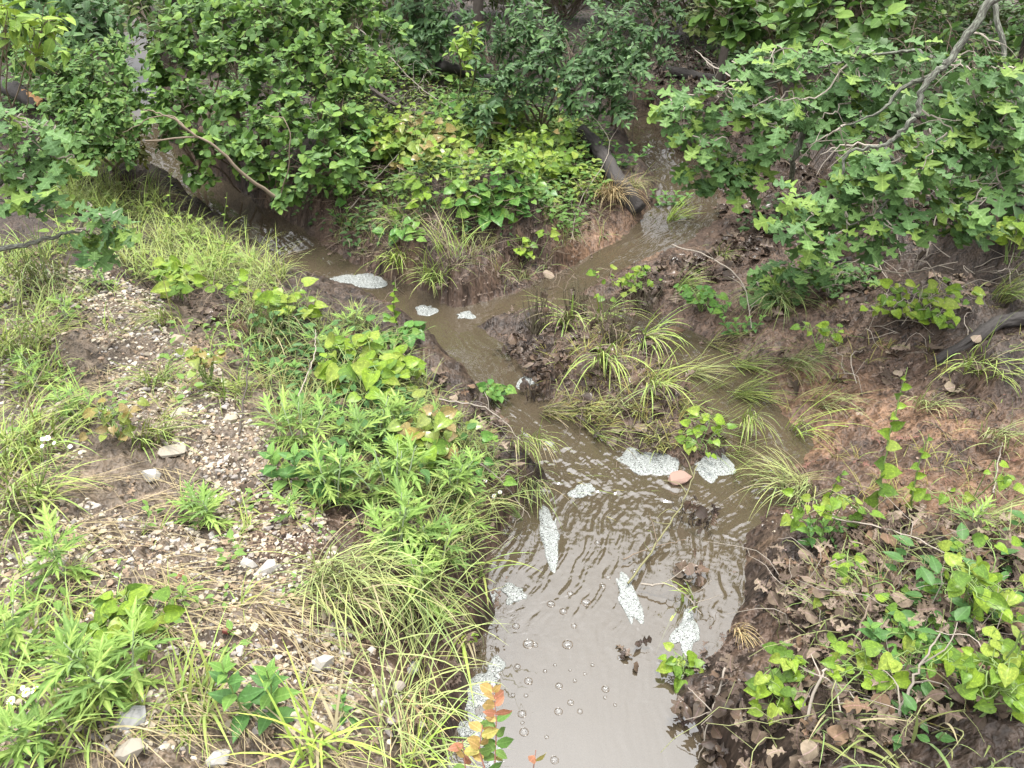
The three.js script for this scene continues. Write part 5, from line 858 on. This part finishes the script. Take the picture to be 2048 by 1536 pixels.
litter('wet black leaf clump jutting into the pool from the leaf pile', [[1310, 1300], [1420, 1290], [1560, 1330], [1560, 1420], [1440, 1430], [1340, 1370]], 1900, SPL.wet, .055, 280, { heap: .08 });
litter('wet leaves hanging from the lower pile over the water', [[1430, 1430], [1560, 1420], [1520, 1600], [1440, 1560]], 1500, SPL.wet, .05, 120, { heap: .06 });
litter('black leaf debris piled at the upstream end of the bar', [[935, 640], [1010, 610], [1120, 630], [1130, 690], [1060, 720], [960, 690]], 1500, SPL.wet, .055, 200, { heap: .1 });
litter('dark leaf debris at the lip of the riffle under a little greenbrier', [[950, 790], [1010, 780], [1020, 830], [960, 840]], 1500, SPL.wet, .055, 60, { heap: .07 });
litter('row of dark leaves stranded along the right-hand channel', [[1230, 500], [1330, 470], [1480, 440], [1560, 420], [1560, 480], [1400, 520], [1260, 540]], 420, SPL.wet, .075, 180, { heap: .08 });
litter('wet leaf clump in the middle of the rill', [[1410, 780], [1490, 770], [1500, 810], [1430, 815]], 1200, SPL.wet, .065, 40, { heap: .05 });
litter('leaf clump hung on the slanting twig in the pool', [[1370, 1030], [1430, 1030], [1430, 1070], [1380, 1070]], 1600, SPL.wet, .05, 30, { heap: .06, dry: -1 });
litter('few black leaves caught on the pale forked twig in the pool', [[1260, 1185], [1300, 1180], [1300, 1220], [1265, 1220]], 1500, SPL.wet, .045, 12, { heap: .03, dry: -1 });
litter('dead leaves under the undercut clod of the left bank', [[360, 640], [560, 650], [560, 710], [420, 720]], 500, SPL.wet, .06, 60, { heap: .04 });
litter('brown leaves strewn under the leafy bed of the left bank', [[480, 700], [760, 680], [960, 760], [1010, 900], [860, 1010], [640, 1000], [540, 860]], 300, SPL.dry, .06, 140, { heap: .05, patch: .42 });
litter('dead leaves on the bank edge between the two hair-like tufts', [[960, 890], [1050, 880], [1070, 1000], [1000, 1060]], 420, SPL.dry, .06, 40, { heap: .06 });
litter('dead leaves on the crest of the island', [[760, 190], [960, 230], [1150, 300], [1150, 400], [960, 400], [760, 330]], 130, SPL.dry, .075, 120, { heap: .08, patch: .4 });
litter('dead leaves lying on the mud flat under the oak', [[1470, 480], [1700, 520], [2048, 560], [2048, 760], [1760, 790], [1560, 700]], 100, SPL.dry, .075, 140, { heap: .03, patch: .42 });
litter('dark leaf debris in the shade at the head of the right-hand channel', [[1180, 170], [1330, 110], [1480, 150], [1430, 260], [1350, 300], [1260, 230]], 260, SPL.wet, .08, 160, { heap: .06 });
litter('dark leaves on the steep far side of the right-hand channel', [[1390, 290], [1480, 260], [1620, 330], [1580, 430], [1470, 430], [1430, 350]], 300, SPL.wet, .075, 160, { heap: .05 });
litter('dead leaves in the shade beneath the oak limb', [[1500, 430], [1700, 300], [2048, 280], [2048, 560], [1750, 530]], 260, SPL.wet, .08, 120, { heap: .03 });
litter('scattered dead leaves on the orange mud at the right', [[1720, 820], [2048, 760], [2048, 1020], [1760, 1020]], 26, SPL.dry, .06, 40, { heap: .012 });
litter('dead leaves strewn over the gravel of the left bank', [[380, 700], [560, 760], [700, 1000], [640, 1100], [380, 1020], [240, 860]], 26, SPL.dry, .045, 50, { heap: .012 });
litter('dead leaves mixed with mud on the bar', [[1090, 620], [1300, 600], [1400, 720], [1340, 840], [1200, 800]], 330, SPL.wet, .06, 70, { heap: .05 });
// crumbs of mud, bark and leaf nobody could count
const crumbGeo = (() => { const gs = []; for (let k = 0; k < 5; k++) { const g = G.dead[k % 4].clone(), q = R(.008, .028); g.applyMatrix4(basis(V(R(-.05, .05), R(.0, .008), R(-.05, .05)), V(R(-1, 1), R(-.3, .3), R(-1, 1)), V(R(-.6, .6), 1, R(-.4, .6)), q)); gs.push(g); } return mergeGeometries(gs); })();
for (const [label, poly, n, c, o] of [
  ['crumbs of leaf and bark on the mud flat under the oak', [[1380, 440], [1700, 420], [2048, 480], [2048, 800], [1700, 800], [1440, 640]], 110, [.11, .076, .056], { patch: .44 }],
  ['crumbs of leaf and bark on the orange mud at the right', [[1600, 800], [2048, 760], [2048, 1030], [1560, 1030]], 60, [.14, .065, .045], { patch: .42 }],
  ['crumbs of leaf on the mud of the island front', [[620, 380], [800, 330], [1240, 400], [1180, 560], [900, 560], [680, 500]], 300, [.10, .07, .05], {}],
  ['crumbs of leaf and bark on the bar', [[960, 620], [1300, 560], [1420, 740], [1360, 880], [1180, 850], [1000, 720]], 320, [.06, .043, .034], {}],
  ['crumbs of leaf along the pool edge below the leaf pile', [[1440, 1080], [1620, 1040], [1640, 1340], [1480, 1600], [1380, 1500]], 420, [.085, .06, .045], {}],
  ['crumbs of leaf and straw on the left gravel', [[0, 560], [560, 640], [760, 1200], [900, 1300], [880, 1600], [0, 1600]], 200, [.17, .12, .075], { patch: .3 }],
  ['crumbs of leaf on the bare bank above the pool', [[560, 1000], [960, 880], [1080, 1000], [940, 1400], [700, 1300]], 260, [.09, .062, .045], {}],
]) tag(meadow('leaf_crumbs', label, poly, n, crumbGeo, new THREE.MeshStandardMaterial({ color: new THREE.Color().setRGB(...c), side: THREE.DoubleSide, roughness: .8 }), { dry: 0, ...o }), label, 'leaf crumbs', null, 'stuff');
function deadLeaf(label, px, py, s, sp, t, up = V(0, 1, .3), lift = .02, along = V(1, 0, .3)) { const p = onGround(px, py, lift), g = thing('dead_leaf', label, 'dead leaf', p); addLeaves(g, [{ m: basis(V(0, 0, 0), along, up, s), t }], sp, 9, 'blade'); }
deadLeaf('large russet dead leaf propped up under the undercut clod', 462, 665, .11, SPL.dry, 5, V(0, .4, 1), .04);
deadLeaf('dark blue-grey dead leaf alone on the bare slope', 462, 1065, .07, SPL.wet, 4, V(0, 1, .2), .012);
deadLeaf('pale pinkish dead leaf hung on twigs near the bar', 1350, 600, .1, SPL.dry, 3, V(0, .5, .8), .08, V(0, -1, .3));
deadLeaf('pale dead leaf standing on the mud at the right', 1985, 850 + 20, .09, SPL.dry, 3, V(-.3, .6, .8), .04);
deadLeaf('pale dead leaf perched at the tip of the muddy twigs on the bar', 1085, 575, .07, SPL.dry, 3, V(0, .7, .7), .1);
deadLeaf('russet dead leaf in the wet grass beside the rill', 1330, 675, .1, SPL.dry, 5, V(0, .8, .6), .05);
deadLeaf('tan dead leaf under the greenbrier beside the large mugwort', 245, 1310, .09, SPL.dry, 1, V(.2, .8, .6), .02);

// ================================================================ FOAM AND BUBBLES
const cells = (() => { const P = []; const r = mulberry(5); for (let k = 0; k < 900; k++) P.push([r(), r(), .010 + .030 * Math.pow(r(), 2.5)]); const B = {}; P.forEach(p => { for (let a = -1; a <= 1; a++) for (let b = -1; b <= 1; b++) { const k = ((Math.floor(p[0] * 16) + a + 16) % 16) + ',' + ((Math.floor(p[1] * 16) + b + 16) % 16); (B[k] ??= []).push(p); } }); return (u, v) => { let best = 9; for (const p of B[Math.floor(u * 16) % 16 + ',' + Math.floor(v * 16) % 16] || []) { let dx = Math.abs(p[0] - u), dy = Math.abs(p[1] - v); dx = Math.min(dx, 1 - dx); dy = Math.min(dy, 1 - dy); best = Math.min(best, Math.hypot(dx, dy) / p[2]); } return best; }; })();
// froth: pale walls round many small bubbles, bare water showing between the largest
const foamMap = noiseTex(512, (u, v) => { const c = cells(u, v), k = clamp(.80 + .18 * sstep(.5, 1, c) - .20 * sstep(.9, .2, c) * fbm(u * 30, v * 30, 2) * 1.6, 0, 1); return [k * .985, k, k * .99]; }, true);
const foamHole = noiseTex(512, (u, v) => { const c = cells(u, v), n = wrapf((x, y) => fbm(x, y, 3), 16)(u, v), k = c < .5 && n > .52 ? 0 : 1; return [k, k, k]; });
const foamBump = noiseTex(512, (u, v) => { const c = Math.min(1.2, cells(u, v)), k = Math.sqrt(Math.max(0, 1.44 - c * c)) / 1.2; return [k, k, k]; });
const foamMat = new THREE.MeshPhysicalMaterial({ color: new THREE.Color().setRGB(.29, .295, .285), map: foamMap, alphaMap: foamHole, alphaTest: .5, bumpMap: foamBump, bumpScale: .0012, roughness: .3, side: THREE.DoubleSide });
const bubbleWall = new THREE.MeshPhysicalMaterial({ color: new THREE.Color().setRGB(.42, .42, .40), roughness: .2 }), ringMat = new THREE.MeshPhysicalMaterial({ color: new THREE.Color().setRGB(.085, .06, .035), roughness: .05, ior: 1.8 });
const capGeo = new THREE.SphereGeometry(1, 7, 3, 0, 6.2832, 0, 1.5708), domeGeo = new THREE.SphereGeometry(1, 20, 8, 0, 6.2832, 0, 1.5708), rimGeo = new THREE.TorusGeometry(1, .08, 6, 24).rotateX(Math.PI / 2);
const filmMat = new THREE.MeshPhysicalMaterial({ color: 0xffffff, roughness: .02, transmission: 1, thickness: 0, ior: 1.45, side: THREE.DoubleSide });
function foam(label, px, py, rx, ry, rot = 0, dens = 1, holes = .33) {
  const c0 = onPlane(px, py, 0), lv = waterAt(c0.x, c0.z), c = onPlane(px, py, lv), t = thing('foam_patch', label, 'foam', c), d = c.distanceTo(camera.position), W = rx / F * d, H = ry / F * d / Math.max(.3, -ray(px, py).y), seed = px * .13;
  const edge = a => 1 + 1.0 * (fbm(Math.cos(a) * 1.1 + seed, Math.sin(a) * 1.1 + seed, 2) - .5) * 2 + .12 * (vnoise(a * 9 + seed, seed) - .5), cr = Math.cos(rot), sr = Math.sin(rot), at = (a, u) => { const r = u * Math.max(.3, edge(a)), x = Math.cos(a) * r * W, z = Math.sin(a) * r * H; return [x * cr - z * sr, x * sr + z * cr]; };
  const o = newData(), N = 72, U = [0, .35, .6, .8, .92, .98, 1];
  U.forEach((u, i) => { for (let k = 0; k <= N; k++) { const [x, z] = at((k % N) / N * 6.2832, u), y = .0048 * Math.sqrt(Math.max(0, 1 - u ** 6)) + (u < .95 ? .0016 * (fbm((x + c.x) * 60, (z + c.z) * 60, 2) - .5) : 0) - (u === 1 ? .001 : 0); o.pos.push(x, y, z); o.uv.push((x + c.x) * 12, (z + c.z) * 12); if (i && k) { const q = (i - 1) * (N + 1) + k - 1, p = q + N + 1; o.idx.push(q, q + 1, p + 1, q, p + 1, p); } } });
  part('froth', geoOf(o), foamMat, t);
  for (let k = 0; k < 9; k++) { const [x, z] = at(R(0, 6.28), R(0, .9)), s = R(.003, .008), b = part('bubble', domeGeo, k % 3 ? filmMat : bubbleWall, t); b.position.set(x, .004, z); b.scale.setScalar(k % 3 ? s : s * .5); }
}
reseed(808);
foam('wide white foam raft below the small cascade', 700, 566, 52, 20, .1, .8);
foam('small foam patch drifting in the upper pool, left of two', 850, 618, 22, 9, 0, 1);
foam('small foam patch drifting in the upper pool, right of two', 925, 630, 16, 9, -.4, 1);
foam('grey-white foam cap below the bar, in a row of bubbles', 1065, 757, 20, 15, .4, .9);
foam('large flat foam raft in the broad rippled water, left of the pink stone', 1305, 930, 60, 24, .25, .8, .3);
foam('grey foam raft right of the pink stone', 1408, 935, 36, 25, 0, .8, .25);
foam('oval foam patch in the middle of the rippled water', 1170, 985, 24, 12, -.3, .8);
foam('foam tongue trailing down from the hanging tuft', 1108, 1060, 20, 60, 0, .85, .4);
foam('triangular bubbly foam patch in the upper left of the pool', 1025, 1190, 30, 18, .1, 1, .4);
foam('curved foam band along the left pool edge', 955, 1220, 14, 40, .5, 1, .3);
foam('foam fringe where the root clod meets the pool', 985, 1345, 22, 24, .5, 1, .35);
foam('foam drift along the left bank of the lower pool', 955, 1385, 32, 24, -.4, 1, .35);
foam('broad foam at the lower left of the pool behind the sprout', 945, 1450, 32, 36, -.2, 1, .38);
foam('foam at the bottom edge behind the sprout', 985, 1515, 26, 26, 0, .9, .4);
foam('foam strip left of the pale forked twig', 1262, 1215, 16, 56, -.2, 1, .35);
foam('foam strip along the black leaves on the right of the pool', 1372, 1265, 24, 34, .3, 1, .35);
function bubble(px, py, r) {
  const p = onPlane(px, py, 0), s = r / F * p.distanceTo(camera.position), t = thing('water_bubble', 'clear bubble floating alone on the still brown pool', 'bubble', p.add(V(0, .0008, 0)), 'bubbles on the pool');
  const dm = part('dome', domeGeo, filmMat, t); dm.scale.set(s, s * .75, s); const rm = part('rim', rimGeo, ringMat, t); rm.scale.set(s * 1.08, s * .9, s * 1.08); const fr = new THREE.InstancedMesh(capGeo, bubbleWall, 5), q = new THREE.Quaternion(); for (let k = 0; k < 5; k++) { const a = R(0, 6.28), u = R(.1, .8) * s, z = s * R(.06, .17); fr.setMatrixAt(k, new THREE.Matrix4().compose(V(Math.cos(a) * u, s * .1, Math.sin(a) * u), q, V(z, z, z))); } fr.name = 'froth'; fr.userData.kind = 'stuff'; t.add(fr);
}
[[1102, 1208, 11], [1127, 1223, 9], [1057, 1288, 10], [1070, 1290, 8], [1135, 1289, 10], [1141, 1188, 8], [1172, 1205, 9], [1032, 1252, 8], [1057, 1362, 9], [1060, 1366, 6], [1118, 1372, 8], [1211, 1378, 8], [1117, 1423, 9], [1044, 1428, 11], [1141, 1405, 6], [1160, 1423, 7], [1048, 1464, 9], [1093, 1474, 5], [1109, 1520, 8], [1150, 1362, 5], [1035, 1333, 6], [1026, 1390, 5], [1205, 1172, 6], [1195, 1085, 8], [1148, 1252, 7], [1090, 1342, 5], [1240, 1316, 8], [1052, 1391, 4], [1045, 1446, 4], [1170, 1348, 4], [1230, 1410, 4], [1210, 1395, 4], [1185, 1330, 4], [1270, 1145, 7], [1216, 1155, 6], [975, 1105, 6], [968, 1238, 6], [970, 1270, 6], [1110, 1330, 3], [1140, 1340, 3]].forEach(b => bubble(b[0], b[1], b[2] * (.6 + .35 * rnd())));

scene.updateMatrixWorld(true);
renderer.render(scene, camera);
